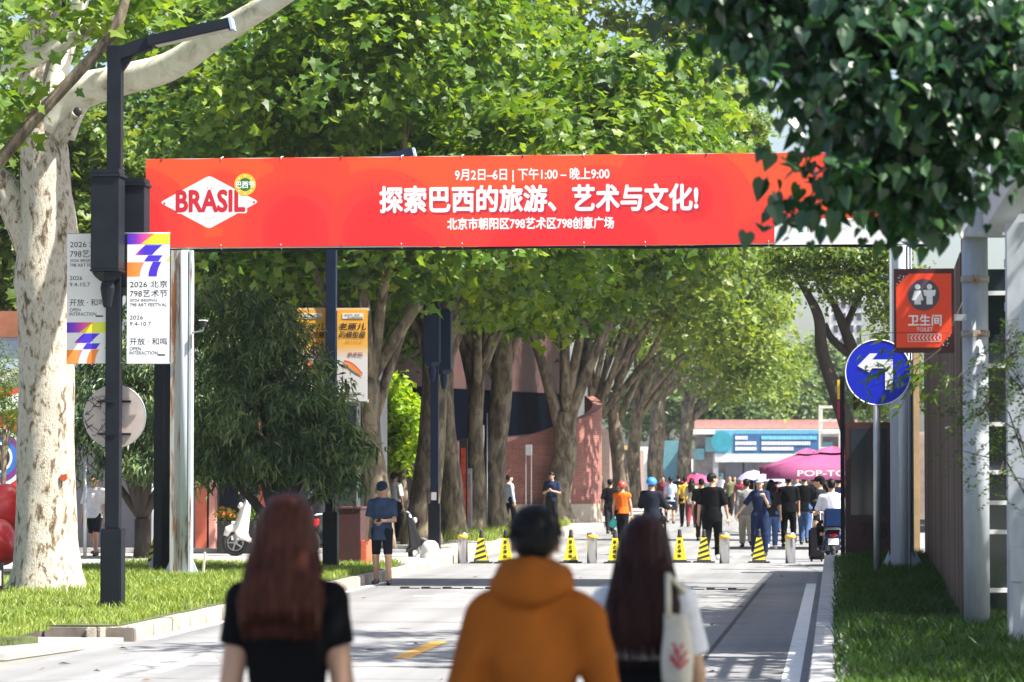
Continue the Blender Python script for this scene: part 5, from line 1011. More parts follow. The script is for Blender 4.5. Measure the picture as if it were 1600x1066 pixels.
# shops at the left
t = thing('shop_building', 'low grey shop building with red columns and dark glass behind the peach trees', 'building', (-16, 70, GZ)); xa = -9.6
MB().bb(-30, xa-.3, 67, 70.5, GZ, 4.0).build('wall', mat('shop wall', (.3, .3, .31), .8, var=.15, scale=1, dirt=.3), t)
mb = MB(); g0, g1 = at(336, 745, 66.9), at(560, 862, 66.9); mb.bb(g0.x, g1.x, 66.94, 66.99, GZ+.1, 3.2); mb.build('shop_window', M['dark_glass'], t)
for k in range(4): x = g0.x+(g1.x-g0.x)*k/3; MB().bb(x-.04, x+.04, 66.88, 66.935, GZ, 3.3).build('window_frame', M['galv'], t)
cm = mat('coral column', (.55, .13, .07), .6, var=.15); cm2 = mat('pink column', (.6, .28, .23), .6)
for px, w in ((316, .3), (329, .17), (408, .12)): x = at(px, 800, 65.5).x; MB().bb(x-w/2, x+w/2, 65.5, 65.8, GZ, 3.6).build('column', cm if px in (316, 408) else cm2, t, bevel=.01)
MB().bb(-30, xa-1.1, 65.2, 67.5, 3.6, 3.95).build('canopy', mat('canopy slab', (.5, .48, .45)), t, bevel=.01)
mb = MB(); mb.bb(-30, -9.8, 64.4, 64.7, GZ, GZ+.1); tag(mb.build('white_edging', M['granite'], bevel=.01), 'long pale stone edging between the verge and the shops', 'edging')
t = thing('mural_wall', 'wall with red, blue and purple ring mural at the left edge', 'wall', (-16.5, 64, GZ)); mx0, mx1 = at(-60, 700, 62.5).x, at(36, 700, 62.5).x
MB().bb(mx0, mx1, 62.5, 62.8, GZ, at(800, 605, 62.5).z).build('panel', mat('mural red', (.62, .03, .03)), t); T = MB(); c = at(-4, 715, 62.5)
for k, (r, mi) in enumerate(((.95, 0), (.82, 1), (.66, 2), (.5, 0), (.42, 3))): T.cyl((c.x, 62.49-.004*k, c.z), (c.x, 62.488-.004*k, c.z), r*.62, n=40, mi=mi, sm=False)
T.prism([(mx0, 3.05), (mx1, 3.4), (mx1, 3.1), (mx0, 2.8)], 62.47, 62.48, 0); T.build('mural', [M['white'], mat('mural purple', (.2, .03, .2)), mat('mural blue', (.03, .15, .5)), mat('mural black', (.02, .02, .03))], t)
t = thing('white_annex', 'blue white building seen under the branches at the left edge', 'building', (-19, 72, GZ)); MB().bb(-30, at(58, 600, 72).x, 72.0, 78, 3.96, 4.9).build('wall', mat('pale blue wall', (.5, .56, .66), .7), t); MB().bb(-30, at(52, 600, 72).x, 71.9, 78, 4.9, 5.5).build('upper_wall', mat('rust brick', (.32, .12, .06), .8), t)
for i, (x, y, rx, rz, lab) in enumerate(((2, 798, 36, 40, 'big glossy red boulder sculpture, upper one at the left edge'), (-4, 848, 30, 34, 'smaller red boulder sculpture resting at the left edge'))):
    c = at(x, y, 53-i); mb = MB(); mb.ell(c, (rx*53/F*1.1, .4, rz*53/F*1.1), 28, 18)
    g = random.Random(i)
    mb.v = [tuple(c+(Vector(v)-c)*(1+.06*math.sin(9*v[0]+i)*math.cos(8*v[2])+.04*math.sin(17*v[1]+5*v[2]))) for v in mb.v]; mb.v = [(a, b, max(q, GZ-.03)) for a, b, q in mb.v]
    tag(mb.build('boulder_sculpture', mat('glossy red', (.62, .02, .02), .3, var=.2, scale=2, bump=.5, bscale=9, coat=.4)), lab, 'sculpture')
t = thing('notice_board', 'small black notice board at the lower left edge of the verge', 'sign', at(0, 905, 42)); a_, b_ = at(-20, 880, 42), at(4, 932, 42); MB().bb(a_.x, b_.x, 42, 42.05, GZ, a_.z).build('board', M['black'], t, bevel=.006); MB().bb(b_.x-.08, b_.x-.02, 41.99, 41.998, a_.z-.3, a_.z-.1).build('notice', M['white'], t)
# far end of the street
t = thing('street_banner', 'blue street banner with white lines of lettering far down the street', 'banner', at(1200, 710, 190)); Y = 190; a_, b_ = at(1117, 672, Y), at(1283, 709, Y); MB().bb(a_.x, b_.x, Y, Y+.3, b_.z, a_.z).build('vinyl', mat('teal banner', (.12, .38, .52), .6), t)
s0, s1 = at(1146, 678, Y), at(1279, 707, Y); mb = MB(); mb.bb(s0.x, s1.x, Y-.03, Y-.005, s1.z, s0.z, 0); g = random.Random(2)
for r_ in range(3):
    for x0_, x1_ in ((1149, 1182 if r_ else 1168), (1190, (1276, 1266, 1240)[r_])):
        x = x0_
        while x < x1_: w = g.uniform(2.2, 4); p, q = at(x, 681.5+r_*8.5, Y), at(min(x+w, x1_), 687+r_*8.5, Y); mb.bb(p.x, q.x, Y-.06, Y-.035, q.z, p.z, 2 if (r_ == 0 and x0_ == 1190) else 1); x += w+.7
c = at(1128, 690, Y); mb.cyl((c.x, Y-.02, c.z), (c.x, Y-.08, c.z), .62, n=24, mi=3, sm=False); mb.build('print', [mat('banner navy', (.03, .12, .28)), M['white'], mat('cyan ink', (.2, .6, .75)), mat('teal globe', (.03, .28, .36))], t)
mb = MB()
for x in (1118, 1281): p = at(x, 740, Y); mb.bb(p.x-.15, p.x+.15, Y+.05, Y+.3, 0, b_.z)
mb.build('post', M['galv'], t); MB().bb(a_.x, b_.x, Y-.02, Y+.35, b_.z-.5, b_.z).build('under_beam', mat('pale beam', (.6, .62, .66)), t)
t = thing('red_roof_building', 'low building with a long red roof closing the end of the street', 'building', (0, 225, 0)); a_, b_ = at(1085, 655, 225), at(1340, 675, 225)
MB().bb(a_.x, b_.x, 225, 232, b_.z+.25, a_.z-.05).build('roof', mat('red roof', (.46, .22, .19), .7, var=.2), t); MB().bb(a_.x-.5, b_.x+.5, 224.6, 232.3, b_.z-.15, b_.z+.2).build('eaves', M['offwhite'], t)
MB().bb(a_.x, b_.x, 226, 232, 0, b_.z-.15).build('wall', mat('far wall', (.2, .17, .17), .8, var=.3), t); mb = MB(); g = random.Random(4); x = a_.x
pal = [mat('far shop %d' % i, c, .7) for i, c in enumerate(((.45, .1, .08), (.12, .3, .35), (.1, .1, .12), (.55, .5, .45), (.5, .35, .1), (.2, .24, .36)))]
while x < b_.x-1: w = g.uniform(.5, 1.5); z = g.uniform(2.6, 3.4); MB().bb(x, x+w*.9, 225.4, 225.99, z, z+g.uniform(.5, 1.2)).build('shop_sign', pal[g.randrange(6)], t); z = g.uniform(0, 1.2); MB().bb(x, x+w*.9, 225.5, 225.99, z, z+g.uniform(.8, 1.6)).build('shop_sign', pal[g.randrange(6)], t); x += w
t = thing('market_stalls', 'jumble of colourful little stalls beyond the far trunks', 'stall', (at(1010, 738, 232).x, 232, 0)); g = random.Random(12); x = at(925, 738, 232).x; k = 0
while x < at(1083, 738, 232).x: w = g.uniform(.7, 1.6); MB().bb(x, x+w*.94, 232+g.random(), 234.5, 0, g.uniform(1.8, 4.6)).build('stall_front', pal[k*5 % 6] if k % 3 else M['offwhite'], t); x += w; k += 1
t = thing('lattice_tower', 'white lattice scaffold tower beside the blue street banner', 'tower', at(1296, 740, 150)); mb = MB(); p = [(at(1281, 700, 150).x, 150), (at(1312, 700, 150).x, 150), (at(1284, 700, 153).x, 153), (at(1312, 700, 153).x, 153)]
for x, y in p: mb.bb(x-.05, x+.05, y-.05, y+.05, 0, at(800, 634, 150).z)
for yy in (636, 657, 678, 700, 722):
    z = at(800, yy, 150).z
    for i, j in ((0, 1), (1, 3), (3, 2), (2, 0)): mb.beam((*p[i], z), (*p[j], z), .07, .07)
mb.build('lattice', mat('tower white', (.6, .58, .55)), t); z = at(800, 679, 150).z; MB().bb(p[0][0], p[1][0], 150.1, 153, z-.08, z+.02).build('platform', M['galv'], t)
t = thing('far_shop_row', 'row of low shops along the left side far down the street', 'building', (-14, 150, GZ)); 
for k in range(9): y = 112+k*11; MB().bb(-17-.4*(k % 3), -12.5-.6*(k % 2), y, y+10, GZ, 3.2+(k*7 % 4)*.5).build('shop_front', pal[k*5 % 6] if k % 2 else mat('shop plaster %d' % k, (.2, .13, .11), .8, var=.2), t)
t = thing('right_shop_row', 'row of low shops along the right side beyond the umbrellas', 'building', (5, 130, 0))
for k in range(8): y = 96+k*14; MB().bb(3.0+.5*(k % 2), 9, y, y+13, -.01, 2.8+(k*5 % 3)*.45).build('shop_front', pal[(k*3+1) % 6] if k % 2 else mat('right plaster %d' % k, (.4, .33, .3), .8, var=.2), t)
t = thing('tower_block', 'pale hazy tower block showing between leaves above the arrow sign', 'building', (at(1320, 500, 420).x, 420, 0)); a_, b_ = at(1296, 395, 420), at(1345, 640, 420); MB().bb(a_.x, b_.x, 420, 432, 0, a_.z).build('wall', mat('pale block', (.55, .53, .56), .8), t)
for k in range(10):
    for j in range(4): z = 12+k*1.6; x = a_.x+.5+j*1.0; MB().bb(x, x+.6, 419.9, 419.99, z, z+1).build('window', M['dark_glass'], t)
sheet_o = None
# ------------------------------------------------------------------ scooters, umbrellas
def scooter(name, label, base, rz, col, col2, dark, grp=None, big=1.0, plate=False, cat='scooter', cargo=None):
    """a step-through electric scooter, front wheel towards local +y"""
    t = thing(name, label, cat, (0, 0, 0), grp); s = big
    def fin(mb, nm, m, par=t, **k):
        mb.v = [tuple(Vector(v)*s) for v in mb.v]; return mb.build(nm, m, par, **k)
    for y in (-.62, .62):
        w = fin(MB().torus((0, y, .23), .185, .045, 'X', 28, 10), 'wheel', M['rubber']); mb = MB(); mb.torus((0, y, .23), .14, .014, 'X', 24, 6)
        for k in range(5): a = k*2*math.pi/5; mb.beam((0, y, .23), (0, y+.135*math.cos(a), .23+.135*math.sin(a)), .03, .022)
        mb.cyl((-.05, y, .23), (.05, y, .23), .035, n=12); fin(mb, 'rim', M['galv'], w)
    mb = MB(); mb.tube([(0, .62, .3), (0, .55, .55), (0, .46, .82), (0, .42, .98)], [.035, .05, .045, .03], 10)
    for x in (-.07, .07): mb.tube([(x, .62, .23), (x, .58, .45), (x*.6, .53, .6)], .016, 8)
    fin(mb, 'fork', M['galv'])
    mb = MB(); mb.box((0, .02, .27), (.26, .7, .07)); fin(mb, 'floorboard', dark, bevel=.02)
    mb = MB(); mb.prism([(.6, .32), (.66, .42), (.52, .82), (.44, .95), (.36, .93), (.38, .7), (.42, .36), (.3, .24), (.36, .22)], -.15, .15); mb.v = [(b*(1 if c < .5 else .85), a, c) for a, b, c in mb.v]; fin(mb, 'front_shield', col, bevel=.03)
    mb = MB(); mb.tube([(0, .78, .34), (0, .74, .45), (0, .62, .49), (0, .5, .44)], [.05, .075, .08, .06], 10); fin(mb, 'mudguard', col)
    mb = MB(); mb.prism([(-.82, .62), (-.55, .7), (-.12, .62), (-.14, .34), (-.3, .26), (-.52, .44), (-.8, .5)], -.16, .16); mb.v = [(b, a, c) for a, b, c in mb.v]; fin(mb, 'body', col2, bevel=.035)
    mb = MB(); mb.prism([(-.78, .71), (-.5, .76), (-.16, .72), (-.12, .66), (-.5, .68), (-.8, .64)], -.14, .14); mb.v = [(b, a, c) for a, b, c in mb.v]; fin(mb, 'seat', M['black'], bevel=.02)
    mb = MB(); mb.tube([(-.34, .3, 1.02), (-.2, .38, 1.03), (0, .42, 1.0), (.2, .38, 1.03), (.34, .3, 1.02)], .016, 8); hb = fin(mb, 'handlebar', M['galv'])
    for x in (-1, 1): fin(MB().cyl((x*.27, .34, 1.03), (x*.37, .28, 1.02), .022, n=10), 'grip', M['rubber'], hb); mb = MB(); mb.tube([(x*.2, .38, 1.03), (x*.24, .4, 1.2)], .007, 6); mb.ell((x*.26, .4, 1.23), (.055, .012, .04), 12, 8); fin(mb, 'mirror', M['black'])
    fin(MB().ell((0, .53, .86), (.07, .04, .06), 14, 8), 'headlight', M['white']); fin(MB().ell((0, -.8, .6), (.08, .03, .04), 12, 6), 'tail_light', mat('tail red', (.5, .01, .01), .25))
    mb = MB()
    for x in (-.13, .13): mb.tube([(x, -.5, .66), (x, -.9, .72)], .012, 6)
    mb.tube([(-.13, -.9, .72), (.13, -.9, .72)], .012, 6); fin(mb, 'rack', M['galv']); fin(MB().tube([(.05, -.02, .25), (.17, .05, .02)], .012, 6), 'kickstand', M['galv'])
    if plate: fin(MB().box((0, -.86, .48), (.2, .01, .12)), 'number_plate', M['white'])
    if cargo: fin(MB().box((0, -.78, .93), (.36, .34, .36)), 'top_box', cargo, bevel=.03)
    t.location = base; t.rotation_euler.z = rz; return t
def parasol(label, c, r, h, col, frill=.22, slope=.7, n=4, txt=None, grp=None, name='market_umbrella'):
    t = thing(name, label, 'umbrella', c, grp); c = Vector(c); mb = MB(); top = c+Vector((0, 0, h+slope)); m = 24
    def ring(k, rr, z): a = 2*math.pi*(k+.5)/m; q = max(abs(math.cos(a)), abs(math.sin(a))) if n == 4 else 1; return c+Vector((rr*math.cos(a)/q, rr*math.sin(a)/q, z-.05*r*(.5+.5*math.cos(4*a if n == 4 else 8*a))*.3))
    rows = [(.13*r, h+slope*.93), (.3*r, h+slope*.72), (.65*r, h+slope*.33), (r, h), (r*1.0, h-frill)]; vs = [ring(k, a, z) for a, z in rows for k in range(m)]
    mb.add(vs, [(i*m+k, i*m+(k+1) % m, (i+1)*m+(k+1) % m, (i+1)*m+k) for i in range(len(rows)-1) for k in range(m)], 0, True); mb.build('canopy', col, t)
    mb = MB(); rows = [(.01, h+slope*1.22), (.16*r, h+slope*1.08), (.3*r, h+slope*.86)]; vs = [ring(k, a, z) for a, z in rows for k in range(m)]; mb.add(vs, [(i*m+k, i*m+(k+1) % m, (i+1)*m+(k+1) % m, (i+1)*m+k) for i in range(2) for k in range(m)], 0, True); mb.build('vent_cap', col, t)
    MB().cyl(c, c+Vector((0, 0, h+slope)), .03, n=12).build('pole', M['galv'], t)
    if txt: T = MB(); T.text(txt, c.x-.1*r, c.z+h-frill*.5, r*.85, frill*.5, c.y-r*1.0-.06, 0, .02); T.build('lettering', M['offwhite'], t)
    return t
def hand_umbrella(label, c, r, col):
    t = thing('umbrella', label, 'umbrella', c, 'umbrellas over the far crowd'); c = Vector(c); mb = MB(); m = 24; rows = [(.02, .3), (.4*r, .26), (.75*r, .13), (r, -.02)]
    vs = [c+Vector((a*math.cos(2*math.pi*k/m), a*math.sin(2*math.pi*k/m), z*r*1.6-(.03 if i == 3 and k % 3 == 0 else 0))) for i, (a, z) in enumerate(rows) for k in range(m)]
    mb.add(vs, [(i*m+k, i*m+(k+1) % m, (i+1)*m+(k+1) % m, (i+1)*m+k) for i in range(3) for k in range(m)], 0, True); mb.build('canopy', col, t); MB().cyl(c+Vector((0, 0, -.75)), c+Vector((0, 0, .52*r)), .01, n=8).build('shaft', M['galv'], t); return t

# ------------------------------------------------------------------ people
def C_(n, c, **k): return cloth(n, c, **k)
black = C_('black cotton', (.004, .0042, .0055)); navy = C_('navy cotton', (.012, .022, .06)); whitec = C_('white cotton', (.72, .71, .76)); denim = C_('blue denim', (.05, .1, .22)); grey = C_('grey cotton', (.25, .25, .25)); beige = C_('beige cotton', (.45, .4, .32)); dgrey = C_('charcoal', (.014, .014, .017)); maroon = C_('maroon cotton', (.2, .03, .05)); olive = C_('olive', (.14, .15, .08)); yellowc = C_('mustard', (.55, .38, .05)); sky_ = C_('pale blue cotton', (.4, .5, .65))
shoeb = mat('black shoe', (.012, .012, .014), .4); shoew = mat('white shoe', (.7, .7, .68), .5)
redhair = hairmat('reddish brown hair', (.022, .006, .005), (.11, .03, .015)); plum = hairmat('dark plum hair', (.008, .0025, .003), (.045, .011, .01))
def px(x, Y): return (at(x, 738, Y).x, Y, 0)
walkA = dict(thighs=((0, .32, -1), (0, -.22, -1)), shanks=((0, -.05, -1), (0, -.55, -1)))
walkB = dict(thighs=((0, -.2, -1), (0, .3, -1)), shanks=((0, -.5, -1), (0, -.03, -1)))
stand = dict(thighs=((.06, .03, -1), (.06, .02, -1)), shanks=((.02, -.04, -1), (.02, -.05, -1)))
hang = dict(arms=((.2, -.02, -1), (.2, .04, -1)), fores=((.06, .12, -1), (.06, .2, -1)))
# three walkers in front
P1, j1 = person('woman in a black tee with long straight reddish brown hair, walking away', px(450, 11), R(-1), 1.735, True, arms=((.14, -.05, -1), (.14, .06, -1)), fores=((.1, .1, -1), (.1, .12, -1)), top=black, tope=.018, sleeve=.27, bottom=dgrey, shoe=shoew, hair='', res=.011, seed=11, wr=.004, faces=True, group='three walkers in the foreground', **walkA)
def long_hair(P, k, m, hw, zend, seed, wide=1.0, H=lambda *a: None):
    f = Field((-.2, -.26, zend*k-.08), (.2, .16, k*1.06), .008); f.el((0, -.006*k, .945*k), (.056*k, .066*k, .06*k), .01)
    f.el((0, -.03*k, .9*k), (.062*k*wide, .052*k, .08*k), .03); st = [(.985, .03, -.012), (.93, .052, -.028), (.88, .061, -.04), (.83, .07, -.06), (.78, .077, -.075), (.73, .076, -.082), (zend, .068, -.082)]
    X, Y, Z = f.ax[0][:, None, None], f.ax[1][None, :, None], f.ax[2][None, None, :]; zz = f.ax[2]/k; q = np.array(st)[::-1]
    a = np.interp(zz, q[:, 0], q[:, 1])*k*wide; c = np.interp(zz, q[:, 0], q[:, 2])*k; b = np.interp(zz, q[:, 0], [.016, .022, .03, .036, .044, .05, .04])*k
    jag = (.018*np.sin(X*70+1)+.012*np.sin(X*160+2)+.03*np.cos(X*11))*k*1.1
    d = (np.sqrt((X/a[None, None])**2+((Y-c[None, None])/b[None, None])**2)-1)*np.minimum(a, b)[None, None]; d = np.maximum(d, np.maximum(zend*k+jag-Z, Z-.94*k)); f.put((slice(None),)*3, d.astype(np.float32), .03)
    f.D += (.0035*np.sin(X*95+2*np.sin(Z*9))*(Z < .9*k)+.002*np.sin(X*210+Z*7)).astype(np.float32)
    f.el((0, .058*k, .905*k), (.037*k, .05*k, .062*k), 0, None, True); o = surf('hair', f, m, P); g = random.Random(seed); mb = MB()
    for i in range(420):                      # loose strands over the fall of hair and past its ends
        u = g.uniform(-1, 1); p = []
        for z in (.985, .93, .86, .79, .72, zend+g.uniform(-.035, .03)):
            aa = float(np.interp(z, q[:, 0], q[:, 1]))*wide; cc = float(np.interp(z, q[:, 0], q[:, 2])); bb_ = float(np.interp(z, q[:, 0], [.016, .022, .03, .036, .044, .05, .04])); w = u*(1.0+.1*g.random())
            p.append((aa*w*k+g.uniform(-.009, .009), (cc-bb_*math.sqrt(max(0, 1-min(1, w*w)))*1.03)*k, z*k))
        mb.tube(p, [.0015, .0022, .0026, .0026, .0022, .0006], 4, caps=False)
    o2 = mb.build('strands', m); o2.parent = o; o2['kind'] = 'stuff'; return o
long_hair(P1, 1.735, redhair, .08, .745, 1, 1.06)
P2, j2 = person('man in an orange brown hooded jacket with short black hair, walking away', px(836, 11), R(3), 1.70, False, arms=((.26, -.06, -1), (.26, .05, -1)), fores=((.08, .22, -1), (.08, .3, -1)), top=C_('orange brown jacket', (.34, .095, .012), var=.14, scale=4), tope=.034, sleeve=1, hem=.44, bottom=dgrey, shoe=shoeb, hair='short', res=.011, seed=23, wr=.017, hood=True, drop=.768, bulk=.95, group='three walkers in the foreground', **walkB)
P3, j3 = person('woman in a white tee with long dark plum hair and a canvas tote, walking away', px(1008, 12.7), R(-2), 1.64, True, arms=((.16, -.1, -1), (.2, .1, -1)), fores=((.06, .1, -1), (-.02, .35, -1)), top=whitec, tope=.028, sleeve=.37, hem=.655, waist=.7, bottom=black, shoe=shoew, hair='', res=.011, seed=31, group='three walkers in the foreground', **walkA)
long_hair(P3, 1.64, plum, .08, .67, 2, 1.08)
t = thing('tote_bag', 'off white canvas tote bag with red print hanging from the plum haired woman', 'bag', px(1062, 12.5)); bx0, bx1 = at(1038, 960, 12.72).x, at(1084, 960, 12.72).x; z1, z0 = at(1060, 955, 12.72).z, at(1060, 1062, 12.72).z
canvas = C_('canvas', (.62, .57, .48)); f = Field((bx0-.05, 12.55, z0-.05), (bx1+.05, 12.9, z1+.05), .009); cxm = (bx0+bx1)/2; f.torso([(z0, (bx1-bx0)*.5, .075, 12.72), (z0+.1, (bx1-bx0)*.52, .085, 12.72), (z1, (bx1-bx0)*.42, .04, 12.72)], 0, z0, z1, 0)
f = Field((-.2, -.2, z0-.05), (.2, .2, z1+.05), .008); f.torso([(z0, .058, .05, 0), (z0+.1, .062, .06, 0), (z1, .05, .022, 0)], 0, z0, z1, 0); f.wrinkle(.006, 4); o = surf('bag_body', f, canvas, None); o.parent = t; o.location.x = cxm-t.location.x
T = MB(); 
for k, (u, v, L) in enumerate(((.25, .35, .05), (.4, .3, .07), (.5, .42, .05), (.3, .52, .04))): x = bx0+(bx1-bx0)*(.45+u*.9*.5); z = z0+(z1-z0)*v; T.tube([(x-L/2, 12.435, z+.02), (x, 12.425, z-.02), (x+L/2, 12.435, z+.015)], .005, 6)
T.build('print', mat('tote red print', (.6, .02, .05)), t)
mb = MB(); shp = Vector(P3.location)+Vector((.165, 0, 1.37))
for dy in (-.075, .06): mb.tube([(cxm-.03, 12.5+dy*.4, z1-.01), (cxm-.035, 12.55+dy*.5, z1+.15), (shp.x-.005, 12.63+dy*.3, shp.z-.03), (shp.x-.02, 12.69+dy*.3, shp.z+.0)], .011, 6)
mb.build('strap', canvas, t)
def tufts(P, j, k, m, n, seed):            # short cropped strands that break the outline of the head
    g = random.Random(seed); mb = MB()
    for _ in range(n):
        a, e = g.uniform(0, 6.283), g.uniform(-.55, 1.5); d = Vector((math.cos(a)*math.cos(e), math.sin(a)*math.cos(e), math.sin(e)))
        if d.y > .45 and d.z < .6: continue
        p = Vector(j['H'](d.x*.048, d.y*.058-.008, d.z*.05+.948)); q = p+Vector((d.x*.012+g.uniform(-.01, .01), d.y*.012+g.uniform(-.006, .006), -.016+g.uniform(-.006, .02)*(d.z > .3)))*k*.62
        mb.tube([p, p.lerp(q, .6)+d*.002, q], [.0022, .0018, .0005], 4, caps=False)
    hair = [c for c in kids(P) if c.name.startswith('hair')][0]; o = mb.build('strands', m); o.parent = hair; o['kind'] = 'stuff'
tufts(P2, j2, 1.7, HAIR, 1100, 3)
# the man in the cap
feet = gnd(597, 914); P4, j = person('man in a blue tee, dark shorts and navy cap looking down at his phone', feet, R(177), 1.66, False, arms=((.12, .16, -1), (.2, -.02, -1)), fores=((-.75, .9, -.05), (.08, .1, -1)), top=C_('faded blue cotton', (.035, .06, .12), var=.35, scale=6), tope=.026, sleeve=.4, hem=.43, bottom=C_('dark navy shorts', (.01, .011, .02)), leg=.46, botr=.008, shoe=shoeb, hair='short', hat='cap', hatm=C_('navy cap cloth', (.015, .028, .06)), head=(R(17), 0), res=.011, seed=41, bulk=1.0, thighs=((.07, .16, -1), (.07, -.1, -1)), shanks=((.02, -.05, -1), (.02, -.22, -1)), hand='relaxed')
w = P4.matrix_basis if False else Matrix.Translation(P4.location) @ Matrix.Rotation(R(177), 4, 'Z'); p = w @ Vector(j['wr'][0]+unit(j['wr'][0]-j['el'][0])*.07+V3(0, .02, .03))
t = thing('phone', 'black phone in the hand of the man in the cap', 'phone', p); mb = MB(); mb.box(p, (.07, .14, .01), M=Matrix.Rotation(R(35), 3, 'X')); mb.build('phone_body', M['black'], t, bevel=.003); MB().box(p+Vector((0, .004, .0065)), (.06, .125, .001), M=Matrix.Rotation(R(35), 3, 'X')).build('phone_screen', M['dark_glass'], t)
scooter('electric_scooter', 'black electric scooter parked behind the man in the cap', (at(606, 800, 62).x, 62, 0), R(-80), M['black'], M['black'], M['galv'], 'parked scooters', 1.0)
def crowd(pxx, Y, label, heading, z=0, **k):
    b = px(pxx, Y); k.setdefault('group', None); kw = dict(hang); kw.update(k); return person(label, (b[0], b[1], z), heading, **kw)
crowd(148, 62, 'man in a white tee and dark shorts walking under the peach tree', R(170), GZ, h=1.62, top=whitec, tope=.04, bottom=dgrey, leg=.47, botr=.015, shoe=shoeb, seed=51, **walkA)
crowd(617, 76, 'person in a white and black top seen behind the cap of the man in blue', R(-40), GZ, h=1.66, top=whitec, bottom=black, shoe=shoeb, seed=52, res=.016, **stand)
crowd(796, 95, 'person in a white shirt leaning beside the thick plane trunk', R(-60), GZ, h=1.6, top=sky_, sleeve=.9, bottom=black, shoe=shoeb, seed=53, res=.016, **walkB)
crowd(747, 90, 'person in black half hidden between the row trunks by the flag', R(60), GZ, h=1.7, top=black, bottom=black, shoe=shoeb, seed=54, res=.016, **stand)
crowd(862, 94, 'man in a navy tee reading his phone before the brick wall', R(175), GZ, h=1.66, top=navy, bottom=dgrey, shoe=shoeb, seed=55, res=.015, arms=((.25, .15, -1), (.25, .15, -1)), fores=((-.8, .8, .25), (-.8, .8, .25)), head=(R(20), 0), hand='hold', **stand)
orange = C_('courier orange', (.75, .14, .02)); helm_r = mat('red helmet', (.6, .06, .05), .3, coat=.5); helm_b = mat('bright blue helmet', (.03, .22, .7), .3, coat=.5)
Pv, jv = crowd(972, 79, 'courier in an orange vest and red helmet carrying a teal bag', R(-8), 0, h=1.58, top=orange, tope=.03, sleeve=.12, hem=.5, bottom=black, shoe=shoeb, hat='helmet', hatm=helm_r, seed=56, res=.014, **walkA)
crowd(953, 92, 'person in dark clothes just left of the orange courier', R(10), 0, h=1.62, top=black, bottom=dgrey, shoe=shoeb, seed=57, res=.018, **walkB)
c = at(958, 815, 79); f = Field((-.14, -.11, -.2), (.14, .11, .14), .012); f.el((0, 0, -.04), (.1, .07, .12), 0); f.rc((0, 0, .04), (0, 0, .12), .03, .012, .04); f.wrinkle(.01, 3, 1.5); o = surf('carrier_bag', f, mat('teal plastic', (.02, .4, .38), .35)); o.location = c; tag(o, 'teal plastic carrier bag in the hand of the orange courier', 'bag')
# riders
sit = dict(thighs=((.22, .95, -.2), (.22, .95, -.2)), shanks=((.02, .1, -1), (.02, .1, -1)))
def rider(pxx, Y, label, heading, sc, **k):
    b = at(pxx, 738, Y); q = Vector((b.x, Y, 0)); t = scooter('electric_scooter', sc[0], q, heading, sc[1], sc[2], M['black'], 'ridden scooters', 1.0, True, cargo=sc[3] if len(sc) > 3 else None)
    back = Matrix.Rotation(heading, 3, 'Z') @ Vector((0, -.34, 0)); h = k.get('h', 1.7); o, j = person(label, q+back, heading, **k, **sit); o.location.z = .78-.468*h-.02 if False else .76-(.515-.05)*h; return o
rider(1022, 70, 'rider in dark clothes and a bright blue helmet on a scooter in mid street', R(-6), ('dark electric scooter under the rider with the blue helmet', M['black'], M['black']), h=1.72, arms=((.35, .6, -1), (.35, .6, -1)), fores=((.12, 1, -.1), (.12, 1, -.1)), top=C_('dark navy jacket', (.012, .014, .024)), tope=.035, sleeve=1, bottom=black, shoe=shoeb, hat='helmet', hatm=helm_b, seed=58, res=.014, hand='hold')
navyblue = mat('scooter navy', (.012, .03, .1), .25, coat=.6)
rider(1297, 62.2, 'man in a white tee sitting on a navy scooter by the granite wall', R(4), ('navy electric scooter at the end of the granite wall', navyblue, navyblue, navyblue), h=1.72, arms=((.3, .4, -1), (.3, .4, -1)), fores=((.1, 1, -.2), (.1, 1, -.2)), top=whitec, tope=.035, bottom=black, shoe=shoeb, seed=59, res=.013, hand='hold')
# around the bollards and beyond
crowd(1113, 66, 'tall man in a loose black tee and black trousers walking away', R(-14), 0, h=1.8, arms=((.28, -.12, -1), (.3, .12, -1)), fores=((.12, .15, -1), (.15, .25, -1)), top=black, tope=.032, sleeve=.48, hem=.44, bottom=black, botr=.02, shoe=shoew, seed=60, head=(0, R(-40)), **walkB)
crowd(1187, 69, 'officer in a navy uniform and cap facing us with one hand at the mouth', R(172), 0, h=1.68, fem=True, arms=((.25, .5, -1), (.75, .15, -1)), fores=((-.35, .75, .95), (.75, .2, -1)), top=navy, tope=.025, sleeve=.5, hem=.53, bottom=navy, botr=.025, shoe=shoeb, hat='cap', hatm=C_('officer cap', (.3, .36, .5)), seed=61, hand='hold', **stand)
crowd(1166, 77, 'person in pale grey trousers and top walking away behind the officer', R(8), 0, h=1.66, top=grey, tope=.035, sleeve=.95, bottom=beige, botr=.03, shoe=shoeb, seed=62, res=.015, **walkA)
crowd(1205, 75, 'person in denim trousers partly behind the officer', R(0), 0, h=1.64, fem=True, top=dgrey, bottom=denim, shoe=shoew, hair='long', seed=63, res=.016, **walkB)
crowd(1232, 78, 'man in black with his back to us, left of a pair in black', R(3), 0, h=1.74, top=black, tope=.035, bottom=black, shoe=shoeb, seed=64, res=.015, **stand)
crowd(1257, 80, 'man in black with pale jeans, right of a pair in black', R(-5), 0, h=1.78, top=black, tope=.03, bottom=denim, shoe=shoeb, seed=65, res=.015, **walkA)
crowd(1280, 66.5, 'man in a black cap and dark shirt facing left near the navy scooter', R(75), 0, h=1.72, top=dgrey, tope=.035, sleeve=.95, bottom=black, shoe=shoeb, hat='cap', hatm=black, seed=66, res=.014, **stand)
